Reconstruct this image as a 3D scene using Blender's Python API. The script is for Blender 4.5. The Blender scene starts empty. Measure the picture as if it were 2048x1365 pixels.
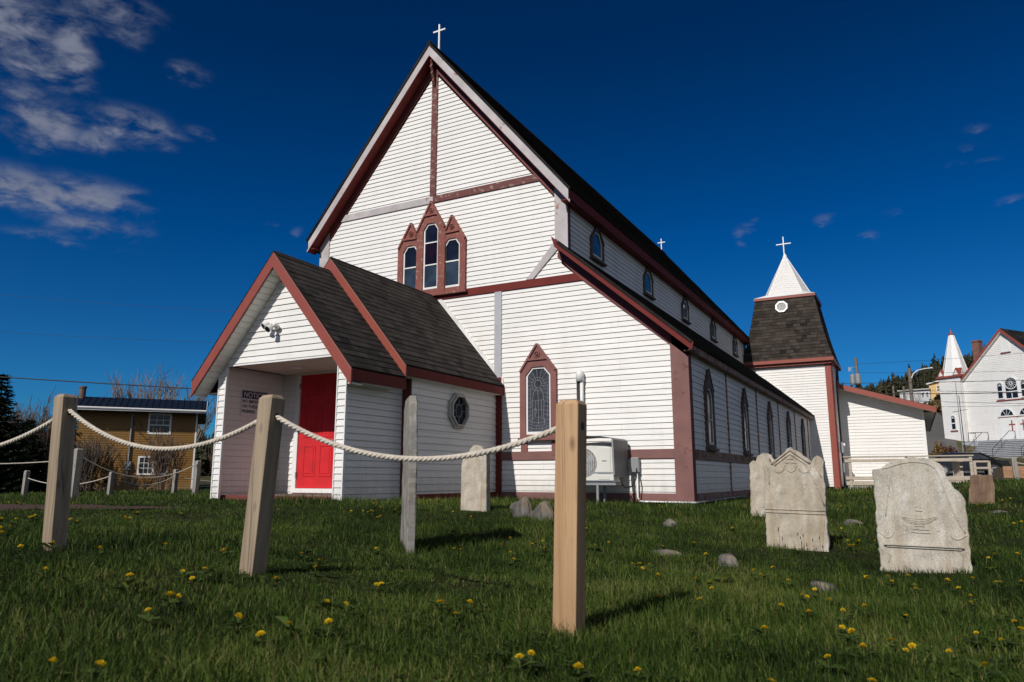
import bpy, bmesh, math, random
import numpy as np
from mathutils import Vector, Matrix
R=math.radians
S=bpy.context.scene
COL=S.collection
random.seed(7); rng=np.random.default_rng(7)

# ---------------------------------------------------------------- camera
cam=bpy.data.cameras.new('camera'); camo=bpy.data.objects.new('camera',cam); COL.objects.link(camo)
cam.sensor_width=36; cam.lens=1466.19/2048*36
camo.location=(8.960,-12.883,0.45)
camo.rotation_euler=(R(90+10.572),0,R(28.377))
cam.clip_start=.05; cam.clip_end=3000
cam.dof.use_dof=True; cam.dof.focus_distance=11.5; cam.dof.aperture_fstop=4.5
S.camera=camo
# ---------------------------------------------------------------- sun, sky, exposure
SUN_AZ=R(185.5)      # the sun stands in front of the church and a little to the left
SUN_EL=R(36.8)
sd=bpy.data.lights.new('sun','SUN'); sd.energy=3.95; sd.angle=R(.53); sd.color=(1,.955,.89)
so=bpy.data.objects.new('sun',sd); COL.objects.link(so); so.location=(0,-20,30)
tv=Vector((-math.sin(SUN_AZ)*math.cos(SUN_EL),-math.cos(SUN_AZ)*math.cos(SUN_EL),-math.sin(SUN_EL)))
so.rotation_euler=tv.to_track_quat('-Z','Y').to_euler()
S.view_settings.view_transform='Standard'; S.view_settings.look='None'
S.view_settings.gamma=1; S.view_settings.use_curve_mapping=False; S.view_settings.exposure=0
W=bpy.data.worlds.new('World'); S.world=W; W.use_nodes=True
def build_world():
    nt=W.node_tree; N=nt.nodes; L=nt.links; N.clear()
    def math_(op,a,b=None,c=None,clamp=False):
        n=N.new('ShaderNodeMath'); n.operation=op; n.use_clamp=clamp
        for i,v in enumerate((a,b,c)):
            if v is None: continue
            if hasattr(v,'is_linked') or isinstance(v,bpy.types.NodeSocket): L.new(v,n.inputs[i])
            else: n.inputs[i].default_value=v
        return n.outputs[0]
    out=N.new('ShaderNodeOutputWorld'); bg=N.new('ShaderNodeBackground'); bg.inputs[1].default_value=.075
    sky=N.new('ShaderNodeTexSky'); sky.sky_type='NISHITA'; sky.sun_disc=False
    sky.sun_elevation=SUN_EL; sky.sun_rotation=SUN_AZ; sky.altitude=300; sky.air_density=.8; sky.dust_density=.1; sky.ozone_density=5
    tc=N.new('ShaderNodeTexCoord'); sp=N.new('ShaderNodeSeparateXYZ'); L.new(tc.outputs['Generated'],sp.inputs[0])
    X,Y,Z=sp.outputs
    el=math_('MULTIPLY',math_('ARCSINE',Z),57.2958)
    az=math_('MULTIPLY',math_('ARCTAN2',X,Y),57.2958)
    # deep, polarised blue: saturate the clear sky and let it darken with height
    mix=N.new('ShaderNodeMixRGB'); mix.blend_type='MULTIPLY'; mix.inputs[0].default_value=1
    L.new(sky.outputs[0],mix.inputs[1])
    cr=N.new('ShaderNodeValToRGB'); L.new(math_('DIVIDE',el,60,clamp=True),cr.inputs[0])
    e=cr.color_ramp.elements; e[0].position=0; e[0].color=(.17,.56,.75,1); e[1].position=1; e[1].color=(.002,.18,.36,1)
    for p,c in ((.10,(.11,.55,.84,1)),(.30,(.002,.41,.79,1)),(.52,(.001,.26,.53,1))):
        q=e.new(p); q.color=c
    L.new(cr.outputs[0],mix.inputs[2])
    # clouds
    cmb=N.new('ShaderNodeCombineXYZ'); L.new(math_('MULTIPLY',az,.11),cmb.inputs[0]); L.new(math_('MULTIPLY',el,.24),cmb.inputs[1])
    n1=N.new('ShaderNodeTexNoise'); n1.inputs['Scale'].default_value=3.2; n1.inputs['Detail'].default_value=10; n1.inputs['Roughness'].default_value=.62; n1.inputs['Distortion'].default_value=.35
    L.new(cmb.outputs[0],n1.inputs['Vector'])
    n2=N.new('ShaderNodeTexNoise'); n2.inputs['Scale'].default_value=.9; n2.inputs['Detail'].default_value=3
    L.new(cmb.outputs[0],n2.inputs['Vector'])
    azw=math_('ADD',az,math_('MULTIPLY',math_('SUBTRACT',n2.outputs[0],.5),4.0))
    elw=math_('ADD',el,math_('MULTIPLY',math_('SUBTRACT',n1.outputs[0],.5),1.6))
    blobs=[(-65.5,28.4,2.6,1.7,1),(-62.0,28.0,1.5,2.0,1),(-64.2,26.4,2.2,.9,.95),(-59.2,31.0,2.6,1.0,.7),(-57.9,30.1,1.4,1.1,.6),(-53.9,28.2,1.2,.6,.65),
      (-62.8,23.0,2.0,1.3,1),(-64.6,24.4,1.6,.8,.7),(-58.0,24.1,2.6,.85,1),(-59.6,22.4,1.3,.9,.8),(-53.3,24.4,.9,.35,.6),
      (-63.6,18.6,3.2,1.0,1.1),(-60,18.8,3.0,1.0,1),(-57.8,19.4,1.8,.6,.65),(-59.6,16.9,3.0,.75,.8),(-62,15.9,2.2,.35,.6),(-56,23.2,1.2,.35,.5),
      (-10.0,18.4,.8,.35,.6),(-9.4,18.9,.5,.25,.42),(-10.3,17.4,.45,.3,.38),(-4.05,18.46,.7,.28,.62),(-1.13,16.92,.6,.3,.5),(5.8,22.7,.7,.3,.42),(5.1,21.6,1.0,.3,.36),(4.2,20.6,.7,.3,.42),(6.2,20.5,1.0,.25,.36),(6.9,17.7,.8,.3,.6),(.4,18.2,.8,.3,.38),(-47.3,18.6,.6,.2,.4),(-45.4,18.4,.5,.35,.4)]
    tot=None
    for a,el0,ra,re,s in blobs:
        dx=math_('DIVIDE',math_('SUBTRACT',azw,a),ra*1.12); dy=math_('DIVIDE',math_('SUBTRACT',elw,el0),re*1.2)
        d=math_('ADD',math_('MULTIPLY',dx,dx),math_('MULTIPLY',dy,dy))
        v=math_('MULTIPLY',math_('POWER',2.718,math_('MULTIPLY',d,-.75)),s)
        tot=v if tot is None else math_('MAXIMUM',tot,v)
    # invented bright cloud bank behind and right of camera, added to fill shaded walls
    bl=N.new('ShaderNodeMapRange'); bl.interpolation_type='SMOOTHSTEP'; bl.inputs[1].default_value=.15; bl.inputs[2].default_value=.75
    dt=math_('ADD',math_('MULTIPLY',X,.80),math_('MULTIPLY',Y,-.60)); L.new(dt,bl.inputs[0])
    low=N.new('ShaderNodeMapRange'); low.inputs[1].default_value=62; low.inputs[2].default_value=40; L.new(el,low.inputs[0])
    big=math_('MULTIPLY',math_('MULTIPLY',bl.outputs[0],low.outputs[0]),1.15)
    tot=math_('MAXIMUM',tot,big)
    m=N.new('ShaderNodeMapRange'); m.interpolation_type='SMOOTHSTEP'; m.inputs[1].default_value=.10; m.inputs[2].default_value=.95
    L.new(math_('MULTIPLY',tot,math_('MULTIPLY',math_('SUBTRACT',n1.outputs[0],.27),2.9,clamp=True)),m.inputs[0])
    fac=math_('MULTIPLY',m.outputs[0],.82)
    # the clouds in front of the camera are thin and grey-blue; the added fill bank behind is white
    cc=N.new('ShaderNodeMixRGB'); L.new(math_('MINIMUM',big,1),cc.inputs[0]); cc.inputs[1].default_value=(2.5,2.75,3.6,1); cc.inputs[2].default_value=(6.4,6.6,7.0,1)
    cs=N.new('ShaderNodeMixRGB'); cs.blend_type='MULTIPLY'; cs.inputs[0].default_value=1; L.new(cc.outputs[0],cs.inputs[1])
    sh=math_('ADD',math_('MULTIPLY',n1.outputs[0],1.0),.5); cv=N.new('ShaderNodeCombineColor'); [L.new(sh,cv.inputs[i]) for i in range(3)]
    L.new(cv.outputs[0],cs.inputs[2])
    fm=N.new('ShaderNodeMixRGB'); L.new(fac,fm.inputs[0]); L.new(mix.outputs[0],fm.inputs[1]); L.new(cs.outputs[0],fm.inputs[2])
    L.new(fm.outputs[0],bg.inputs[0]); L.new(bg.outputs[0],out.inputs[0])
build_world()

# ---------------------------------------------------------------- helpers
def tag(o,label=None,cat=None,group=None,kind=None):
    if label:o['label']=label
    if cat:o['category']=cat
    if group:o['group']=group
    if kind:o['kind']=kind
    return o
def thing(name,label,cat,loc=(0,0,0),rz=0,group=None):
    o=bpy.data.objects.new(name,None); COL.objects.link(o); o.location=loc; o.rotation_euler=(0,0,rz); o.empty_display_size=.2
    return tag(o,label,cat,group)
def ob(name,bm,m,parent=None,smooth=False,label=None,bevel=0,recalc=True):
    if isinstance(bm,bpy.types.Mesh): me=bm
    else:
        if recalc: bmesh.ops.recalc_face_normals(bm,faces=bm.faces)
        me=bpy.data.meshes.new(name); bm.to_mesh(me); bm.free()
    if not me.materials: me.materials.append(m)
    if smooth: me.polygons.foreach_set('use_smooth',[True]*len(me.polygons))
    o=bpy.data.objects.new(name,me); COL.objects.link(o)
    if parent: o.parent=parent
    if label:o['label']=label
    if bevel:
        b=o.modifiers.new('bevel','BEVEL'); b.width=bevel; b.segments=2; b.limit_method='ANGLE'; b.angle_limit=R(40)
    return o
NB=bmesh.new
def quad(bm,*p):
    return bm.faces.new([bm.verts.new(q) for q in p])
def box(bm,x0,x1,y0,y1,z0,z1):
    v=[bm.verts.new((x,y,z)) for x in (x0,x1) for y in (y0,y1) for z in (z0,z1)]
    for f in ((0,1,3,2),(4,6,7,5),(0,4,5,1),(2,3,7,6),(0,2,6,4),(1,5,7,3)): bm.faces.new([v[i] for i in f])
    return bm
def bar(bm,p0,p1,w,h,up=(0,0,1)):
    p0=Vector(p0);p1=Vector(p1); d=(p1-p0).normalized(); s=d.cross(Vector(up))
    if s.length<1e-4: s=d.cross(Vector((1,0,0)))
    s.normalize(); u=s.cross(d)
    s*=w/2;u*=h/2
    a=[bm.verts.new(p0+i*s+j*u) for i,j in ((-1,-1),(1,-1),(1,1),(-1,1))]
    b=[bm.verts.new(p1+i*s+j*u) for i,j in ((-1,-1),(1,-1),(1,1),(-1,1))]
    for i in range(4): bm.faces.new((a[i],a[(i+1)%4],b[(i+1)%4],b[i]))
    bm.faces.new(a[::-1]); bm.faces.new(b); return bm
def XZ(y0): return lambda u,d,z:(u,y0-d,z)         # front wall (faces -Y): d goes out
def YZ(x0): return lambda u,d,z:(x0+d,u,z)         # right wall (faces +X)
def prism(bm,pts,d0,d1,mp):
    a=[bm.verts.new(mp(u,d0,z)) for u,z in pts]; b=[bm.verts.new(mp(u,d1,z)) for u,z in pts]
    n=len(pts)
    for i in range(n): bm.faces.new((a[i],a[(i+1)%n],b[(i+1)%n],b[i]))
    bm.faces.new(a[::-1]); bm.faces.new(b); return bm
def ring(bm,outer,inner,d0,d1,mp):
    n=len(outer)
    of=[bm.verts.new(mp(u,d1,z)) for u,z in outer]; inf=[bm.verts.new(mp(u,d1,z)) for u,z in inner]
    obk=[bm.verts.new(mp(u,d0,z)) for u,z in outer]; ibk=[bm.verts.new(mp(u,d0,z)) for u,z in inner]
    for i in range(n):
        j=(i+1)%n
        bm.faces.new((of[i],of[j],inf[j],inf[i])); bm.faces.new((obk[i],obk[j],of[j],of[i]))
        bm.faces.new((inf[i],inf[j],ibk[j],ibk[i])); bm.faces.new((ibk[i],ibk[j],obk[j],obk[i]))
    return bm
def tube(bm,pts,r,seg=6,cap=True):
    pts=[Vector(p) for p in pts]; n=len(pts); rr=r if isinstance(r,(list,tuple)) else [r]*n
    prev=None; up=Vector((.13,.21,1))
    for i,p in enumerate(pts):
        d=(pts[min(i+1,n-1)]-pts[max(i-1,0)]).normalized()
        s=d.cross(up)
        if s.length<.05: s=d.cross(Vector((1,.1,0)))
        s.normalize(); t=s.cross(d)
        c=[bm.verts.new(p+(s*math.cos(a)+t*math.sin(a))*rr[i]) for a in [2*math.pi*k/seg for k in range(seg)]]
        if prev:
            for k in range(seg): bm.faces.new((prev[k],prev[(k+1)%seg],c[(k+1)%seg],c[k]))
        elif cap: bm.faces.new(c[::-1])
        prev=c
    if cap: bm.faces.new(prev)
    return bm
def ball(bm,c,r,sx=1,sy=1,sz=1,seg=12,rin=8):
    bmesh.ops.create_uvsphere(bm,u_segments=seg,v_segments=rin,radius=r,matrix=Matrix.Translation(c)@Matrix.Diagonal((sx,sy,sz,1)))
    return bm
def cyl(bm,p0,p1,r,seg=16,r2=None):
    return tube(bm,[p0,p1],[r,r if r2 is None else r2],seg)
def clip(poly,a,b,c):          # keep a*u+b*v>=c
    out=[];n=len(poly)
    for i in range(n):
        p,q=poly[i],poly[(i+1)%n]; fp=a*p[0]+b*p[1]-c; fq=a*q[0]+b*q[1]-c
        if fp>=0: out.append(p)
        if (fp>=0)!=(fq>=0):
            t=fp/(fp-fq); out.append((p[0]+t*(q[0]-p[0]),p[1]+t*(q[1]-p[1])))
    return out
def lap(bm,poly,h,t,mp,v0=None,jit=0,gap=0):
    """courses of lapped boards or shingles over a convex polygon (u,v); mp(u,d,v)->xyz with d outwards"""
    uv=bm.loops.layers.uv.verify()
    vmin=min(p[1] for p in poly); vmax=max(p[1] for p in poly)
    if v0 is None: v0=vmin
    k=math.floor((vmin-v0)/h)
    while v0+k*h<vmax-1e-5:
        a=v0+k*h; b=a+h
        g=gap if a>=vmin else 0
        if g:
            rc=clip(clip(poly,0,1,a),0,-1,-min(a+g,vmax))
            if len(rc)>2:
                try: bm.faces.new([bm.verts.new(mp(u,-.001,v)) for u,v in rc])
                except: pass
        pc=clip(clip(poly,0,1,max(a+g,vmin)),0,-1,-min(b,vmax))
        k+=1
        if len(pc)<3: continue
        tt=t*(1+random.uniform(-jit,jit))
        vs=[bm.verts.new(mp(u,tt*(1-(v-a)/h),v)) for u,v in pc]
        try:f=bm.faces.new(vs)
        except: continue
        for l,(u,v) in zip(f.loops,pc): l[uv].uv=(u,v)
        lo=[(u,v) for u,v in pc if abs(v-max(a+g,vmin))<1e-6]
        if len(lo)>=2:
            u0=min(x[0] for x in lo);u1=max(x[0] for x in lo); vv=lo[0][1]; dd=tt*(1-(vv-a)/h)
            f=bm.faces.new([bm.verts.new(mp(*q)) for q in ((u0,dd,vv),(u1,dd,vv),(u1,-.001,vv),(u0,-.001,vv))])
            for l in f.loops: l[uv].uv=(u0,vv+h*.5)
    return bm
def slope_map(p0,ud,vd):
    p0=Vector(p0);ud=Vector(ud).normalized();vd=Vector(vd).normalized();n=ud.cross(vd)
    return lambda u,d,v:p0+ud*u+vd*v+n*d
def lathe(bm,prof,c,seg=16):
    rings=[]
    for r,z in prof: rings.append([bm.verts.new((c[0]+r*math.cos(2*math.pi*k/seg),c[1]+r*math.sin(2*math.pi*k/seg),c[2]+z)) for k in range(seg)])
    for a,b in zip(rings,rings[1:]):
        for k in range(seg): bm.faces.new((a[k],a[(k+1)%seg],b[(k+1)%seg],b[k]))
    bm.faces.new(rings[0][::-1]); bm.faces.new(rings[-1]); return bm

# ---------------------------------------------------------------- materials
def nmat(name):
    m=bpy.data.materials.new(name); m.use_nodes=True; nt=m.node_tree; b=nt.nodes['Principled BSDF']; return m,nt,b
def coords(nt,kind='Object',scale=(1,1,1)):
    t=nt.nodes.new('ShaderNodeTexCoord'); mp=nt.nodes.new('ShaderNodeMapping'); mp.inputs['Scale'].default_value=scale
    nt.links.new(t.outputs[kind],mp.inputs[0]); return mp.outputs[0]
def noise(nt,vec,scale,detail=4,rough=.6):
    n=nt.nodes.new('ShaderNodeTexNoise'); n.inputs['Scale'].default_value=scale; n.inputs['Detail'].default_value=detail; n.inputs['Roughness'].default_value=rough
    nt.links.new(vec,n.inputs['Vector']); return n.outputs[0]
def ramp(nt,fac,stops):
    r=nt.nodes.new('ShaderNodeValToRGB'); e=r.color_ramp.elements
    e[0].position,e[0].color=stops[0][0],(*stops[0][1],1); e[1].position,e[1].color=stops[-1][0],(*stops[-1][1],1)
    for p,c in stops[1:-1]: q=e.new(p); q.color=(*c,1)
    nt.links.new(fac,r.inputs[0]); return r.outputs[0]
def mixc(nt,fac,a,b,mode='MIX'):
    m=nt.nodes.new('ShaderNodeMixRGB'); m.blend_type=mode
    for i,v in ((0,fac),(1,a),(2,b)):
        if isinstance(v,bpy.types.NodeSocket): nt.links.new(v,m.inputs[i])
        elif i==0: m.inputs[0].default_value=v
        else: m.inputs[i].default_value=(*v,1)
    return m.outputs[0]
def bump(nt,b,h,strength,dist=.01):
    n=nt.nodes.new('ShaderNodeBump'); n.inputs['Strength'].default_value=strength; n.inputs['Distance'].default_value=dist
    nt.links.new(h,n.inputs['Height']); nt.links.new(n.outputs[0],b.inputs['Normal'])
def sc(c,k): return tuple(min(1,x*k) for x in c)
def paint(name,col,rough=.55,var=.12,vs=3,bs=.15,bscale=30,scale=(1,1,1),metal=0,spec=.5):
    m,nt,b=nmat(name); v=coords(nt,scale=scale); n=noise(nt,v,vs,6)
    c=ramp(nt,n,[(.25,sc(col,1-var)),(.75,sc(col,1+var))]); nt.links.new(c,b.inputs['Base Color'])
    b.inputs['Roughness'].default_value=rough; b.inputs['Metallic'].default_value=metal; b.inputs['Specular IOR Level'].default_value=spec
    if bs: bump(nt,b,noise(nt,v,bscale,4),bs,.01)
    return m
def vinyl(name,col,dirt=.25,seamy=True):
    m,nt,b=nmat(name); v=coords(nt); n=noise(nt,v,.9,5); big=noise(nt,coords(nt,scale=(1.2,1.2,.25)),2.2,5)
    c=ramp(nt,n,[(.3,sc(col,.94)),(.7,sc(col,1.03))])
    c=mixc(nt,ramp(nt,big,[(.55,(0,0,0)),(.8,(dirt,)*3)]),c,(.42,.38,.30))
    t=nt.nodes.new('ShaderNodeTexCoord'); br=nt.nodes.new('ShaderNodeTexBrick'); nt.links.new(t.outputs['UV'],br.inputs['Vector']); br.offset=.41; br.inputs['Scale'].default_value=1
    for k_,v_ in (('Brick Width',2.7),('Row Height',.2032),('Mortar Size',.0022),('Mortar Smooth',.1),('Bias',0)): br.inputs[k_].default_value=v_
    br.inputs['Color1'].default_value=(.965,.965,.96,1); br.inputs['Color2'].default_value=(1,1,1,1); br.inputs['Mortar'].default_value=(.62,.60,.57,1)
    c=mixc(nt,1.0,c,br.outputs['Color'],'MULTIPLY')
    # rain splash and dust staining close to the ground
    sp=nt.nodes.new('ShaderNodeSeparateXYZ'); nt.links.new(coords(nt),sp.inputs[0]); gr=nt.nodes.new('ShaderNodeMapRange'); gr.inputs[1].default_value=.75; gr.inputs[2].default_value=.1; nt.links.new(sp.outputs[2],gr.inputs[0])
    sn=nt.nodes.new('ShaderNodeMath'); sn.operation='MULTIPLY'; nt.links.new(gr.outputs[0],sn.inputs[0]); nt.links.new(noise(nt,coords(nt,scale=(3,3,1)),3,6),sn.inputs[1])
    c=mixc(nt,ramp(nt,sn.outputs[0],[(.15,(0,0,0)),(.7,(.45,)*3)]),c,(.30,.25,.17))
    nt.links.new(c,b.inputs['Base Color']); b.inputs['Roughness'].default_value=.5; b.inputs['Specular IOR Level'].default_value=.3
    w=noise(nt,coords(nt,scale=(1.1,1.1,5)),1.6,2); bump(nt,b,w,.5,.02)
    return m
def peel(name,col,under,amt=.5,vs=9,grime=None):
    m,nt,b=nmat(name); v=coords(nt); n=noise(nt,v,vs,8,.7); n2=noise(nt,v,2.5,4)
    base=ramp(nt,n2,[(.3,sc(col,.82)),(.7,sc(col,1.15))])
    c=mixc(nt,ramp(nt,n,[(amt-.02,(0,0,0)),(amt+.03,(1,1,1))]),base,under)
    nt.links.new(c,b.inputs['Base Color']); b.inputs['Roughness'].default_value=.7; bump(nt,b,n,.5,.01)
    return m
def wood(name,c1,c2,axis=2,fine=1,rough=.7,knots=True):
    s=[14*fine]*3; s[axis]=.55
    m,nt,b=nmat(name); v=coords(nt,scale=tuple(s)); n=noise(nt,v,1.6,6,.55); big=noise(nt,coords(nt,scale=(3,3,.8)),2,3)
    c=ramp(nt,n,[(.3,c1),(.5,tuple((a+b_)/2 for a,b_ in zip(c1,c2))),(.72,c2)])
    c=mixc(nt,ramp(nt,big,[(.35,(.0,)*3),(.75,(.4,)*3)]),c,sc(c1,.75))
    cr=noise(nt,coords(nt,scale=tuple(60 if q>2 else .9 for q in s)),1.0,4,.7); c=mixc(nt,ramp(nt,cr,[(.60,(0,0,0)),(.66,(.7,)*3)]),c,sc(c1,.35))
    if knots:
        vo=nt.nodes.new('ShaderNodeTexVoronoi'); vo.inputs['Scale'].default_value=1; nt.links.new(coords(nt,scale=(7,7,3.2)),vo.inputs['Vector'])
        c=mixc(nt,ramp(nt,vo.outputs['Distance'],[(.06,(.8,)*3),(.14,(0,0,0))]),c,sc(c1,.45))
    nt.links.new(c,b.inputs['Base Color']); b.inputs['Roughness'].default_value=rough; bump(nt,b,n,.35,.004)
    return m
def shingle(name,a,b_,row,width=.32,use='UV'):
    m,nt,b=nmat(name); t=nt.nodes.new('ShaderNodeTexCoord')
    br=nt.nodes.new('ShaderNodeTexBrick'); br.inputs['Scale'].default_value=1; br.inputs['Brick Width'].default_value=width; br.inputs['Row Height'].default_value=row
    br.inputs['Mortar Size'].default_value=.006; br.inputs['Color1'].default_value=(0,0,0,1); br.inputs['Color2'].default_value=(1,1,1,1); br.inputs['Mortar'].default_value=(0,0,0,1); br.inputs['Bias'].default_value=0
    br.offset=.37; br.squash=.7; br.squash_frequency=3
    nt.links.new(t.outputs['UV'],br.inputs['Vector'])
    c=mixc(nt,br.outputs['Color'],a,b_)
    v=coords(nt); g=noise(nt,v,.8,5); c=mixc(nt,ramp(nt,g,[(.4,(0,)*3),(.75,(.5,)*3)]),c,sc(b_,1.35))
    f=noise(nt,v,120,2); c=mixc(nt,.55,c,ramp(nt,f,[(.3,(.25,)*3),(.7,(1.0,)*3)]),'MULTIPLY')
    nt.links.new(c,b.inputs['Base Color']); b.inputs['Roughness'].default_value=.92; b.inputs['Specular IOR Level'].default_value=.2
    bump(nt,b,f,.5,.004); return m
def stone(name,base,light,dark,lich=.58,sc_=1.0):
    m,nt,b=nmat(name); v=coords(nt); n=noise(nt,v,4*sc_,8,.7); f=noise(nt,v,38*sc_,6,.75); big=noise(nt,v,2.2*sc_,4); st=noise(nt,coords(nt,scale=(9,9,1.2)),1.5,5)
    c=ramp(nt,noise(nt,v,7*sc_,9,.74),[(.36,sc(base,.60)),(.47,sc(base,.92)),(.54,base),(.62,sc(base,1.22))])
    c=mixc(nt,ramp(nt,st,[(.45,(0,0,0)),(.68,(.6,)*3)]),c,(.33,.245,.145))
    g=noise(nt,v,95*sc_,5,.8); pm=ramp(nt,noise(nt,v,3.1*sc_,5),[(.40,(.12,)*3),(.62,(1,)*3)])
    mk=ramp(nt,g,[(lich-.06,(0,0,0)),(lich+.02,(.8,)*3)]); mk=mixc(nt,1.0,mk,pm,'MULTIPLY'); c=mixc(nt,mk,c,light)
    mk=ramp(nt,noise(nt,coords(nt,scale=(1.3,1.3,1)),70*sc_,5,.85),[(.54,(0,0,0)),(.59,(.85,)*3)]); mk=mixc(nt,1.0,mk,ramp(nt,noise(nt,v,2.6*sc_,5),[(.42,(.08,)*3),(.6,(1,)*3)]),'MULTIPLY'); c=mixc(nt,mk,c,dark)
    c=mixc(nt,ramp(nt,big,[(.52,(0,)*3),(.74,(.62,)*3)]),c,dark)
    c=mixc(nt,ramp(nt,noise(nt,coords(nt,scale=(1,1,.6)),5.5*sc_,9,.7),[(.56,(0,)*3),(.64,(.6,)*3)]),c,light)
    nt.links.new(c,b.inputs['Base Color']); b.inputs['Roughness'].default_value=.9; b.inputs['Specular IOR Level'].default_value=.2
    bump(nt,b,f,.55,.006); return m
def flat(name,col,rough=.5,metal=0,spec=.5):
    m,nt,b=nmat(name); b.inputs['Base Color'].default_value=(*col,1); b.inputs['Roughness'].default_value=rough; b.inputs['Metallic'].default_value=metal; b.inputs['Specular IOR Level'].default_value=spec; return m
def glassm(name,col,rough=.06,var=.5):
    m,nt,b=nmat(name); n=noise(nt,coords(nt),2.5,3); c=ramp(nt,n,[(.3,sc(col,1-var)),(.7,sc(col,1+var))]); nt.links.new(c,b.inputs['Base Color'])
    b.inputs['Roughness'].default_value=rough; b.inputs['Specular IOR Level'].default_value=.42; bump(nt,b,noise(nt,coords(nt),5,2),.12,.02); return m
M={}
M['white']=vinyl('white_vinyl',(.775,.755,.73))
M['white_old']=vinyl('old_white_clapboard',(.70,.69,.66),.45)
M['white_trim']=paint('white_trim',(.76,.755,.74),.45,.05,4,.05)
M['white_chip']=peel('chipped_white_paint',(.74,.73,.70),(.30,.26,.22),.66,14)
M['beige_soffit']=paint('beige_soffit',(.62,.58,.50),.5,.06)
M['soffit_white']=paint('ribbed_white_soffit',(.72,.70,.65),.5,.06)
M['maroon']=peel('maroon_paint',(.15,.030,.026),(.20,.13,.10),.73,8)
M['maroon_peel']=peel('flaking_maroon_paint',(.13,.032,.028),(.27,.20,.16),.57,10)
M['red_trim']=paint('red_metal_fascia',(.27,.064,.043),.42,.10,5,.05)
M['red_dark']=paint('dark_red_fascia',(.150,.026,.022),.7,.12,5,.06,spec=.15)
M['mauve']=peel('faded_mauve_board',(.195,.088,.078),(.13,.04,.035),.63,4)
M['casing']=peel('weathered_casing_paint',(.215,.060,.044),(.33,.25,.20),.60,16)
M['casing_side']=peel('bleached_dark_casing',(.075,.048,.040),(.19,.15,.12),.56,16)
M['primer']=peel('faded_grey_primer',(.46,.42,.42),(.30,.13,.10),.62,3.5)
M['greyboard']=paint('grey_metal_board',(.40,.41,.43),.45,.10,5,.05)
M['rust_band']=peel('weathered_brown_fascia',(.27,.17,.125),(.13,.045,.035),.53,5)
M['shingle']=shingle('asphalt_shingle',(.011,.0100,.0095),(.066,.056,.050),.14,.24)
M['shingle_t']=shingle('asphalt_shingle_tower',(.017,.0145,.013),(.075,.060,.050),.14,.26)
M['glass']=glassm('dark_window_glass',(.010,.012,.020))
M['glass_blue']=glassm('blue_grey_glass',(.030,.042,.060),.12)
M['glass_sky']=glassm('painted_sky_reflection_glass',(.035,.085,.16),.05)  # sky reflection painted into the base colour of the clerestory panes
M['glass_wine']=glassm('wine_glass',(.012,.004,.006))
M['leadglass']=glassm('leaded_window_glass',(.055,.060,.078),.25)
M['came']=paint('lead_came',(.30,.31,.34),.5,.05,4,0)
M['door_red']=peel('worn_red_door_paint',(.56,.008,.014),(.66,.16,.14),.70,16)
M['step_red']=paint('red_step_paint',(.15,.035,.028),.8,.25,8,.2)
M['floor_grey']=paint('worn_grey_floor',(.17,.13,.11),.9,.25,8,.2)
M['concrete']=paint('concrete_pad',(.36,.33,.29),.9,.25,6,.4)
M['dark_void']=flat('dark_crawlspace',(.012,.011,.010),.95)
M['metal_grey']=paint('galvanised_metal',(.27,.28,.29),.5,.08,6,.03,metal=.2)
M['rose_white']=paint('tracery_white',(.7,.7,.68),.5,.05,4,0)
M['white_plastic']=paint('white_plastic',(.74,.74,.72),.35,.03,4,0)
M['cream_plastic']=paint('cream_enclosure',(.66,.65,.60),.4,.04,4,0)
M['black']=flat('black_rubber',(.015,.015,.016),.6)
M['navy']=flat('navy_sign_panel',(.012,.020,.085),.5)
M['ink']=flat('black_lettering',(.01,.01,.012),.6)
M['signwhite']=paint('sign_board',(.68,.67,.66),.5,.04,4,0)
M['post']=wood('fresh_cedar_post',(.30,.165,.075),(.58,.37,.20))
M['post_grey']=wood('weathered_post',(.21,.155,.095),(.40,.31,.215))
M['pole_wood']=wood('dark_pole_wood',(.13,.10,.075),(.22,.18,.14),knots=False)
M['post_old']=wood('grey_old_post',(.19,.17,.145),(.34,.315,.28))
M['deckwood']=wood('weathered_deck_wood',(.36,.29,.22),(.56,.49,.40),axis=0,knots=False)
M['rope']=paint('rope_fibre',(.56,.50,.42),.9,.15,20,.4,120)
M['wire']=flat('black_cable',(.012,.012,.013),.6)
M['stoneA']=stone('lichened_marble',(.46,.40,.315),(.66,.64,.60),(.19,.165,.135),.60)
M['stoneB']=stone('speckled_marble',(.50,.45,.37),(.68,.67,.65),(.16,.15,.125),.55)
M['stoneC']=stone('pale_worn_marble',(.50,.44,.36),(.66,.62,.55),(.24,.20,.15),.66)
M['slate']=stone('grey_slab_stone',(.26,.25,.23),(.46,.45,.42),(.10,.10,.09),.64)
M['sandstone']=stone('brown_sandstone',(.17,.105,.072),(.22,.15,.11),(.10,.06,.045),.70)
M['rock']=stone('field_rock',(.105,.10,.096),(.24,.235,.23),(.04,.04,.04),.60)
M['brown_siding']=vinyl('ochre_brown_siding',(.215,.112,.026),.05)
M['blue_metal']=paint('blue_metal_roof',(.004,.010,.024),.75,.1,4,.02,spec=.15)
M['grey_siding']=vinyl('pale_grey_siding',(.50,.51,.52),.2)
M['yellow_siding']=vinyl('yellow_siding',(.66,.44,.17),.05)
M['brick']=None
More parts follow.
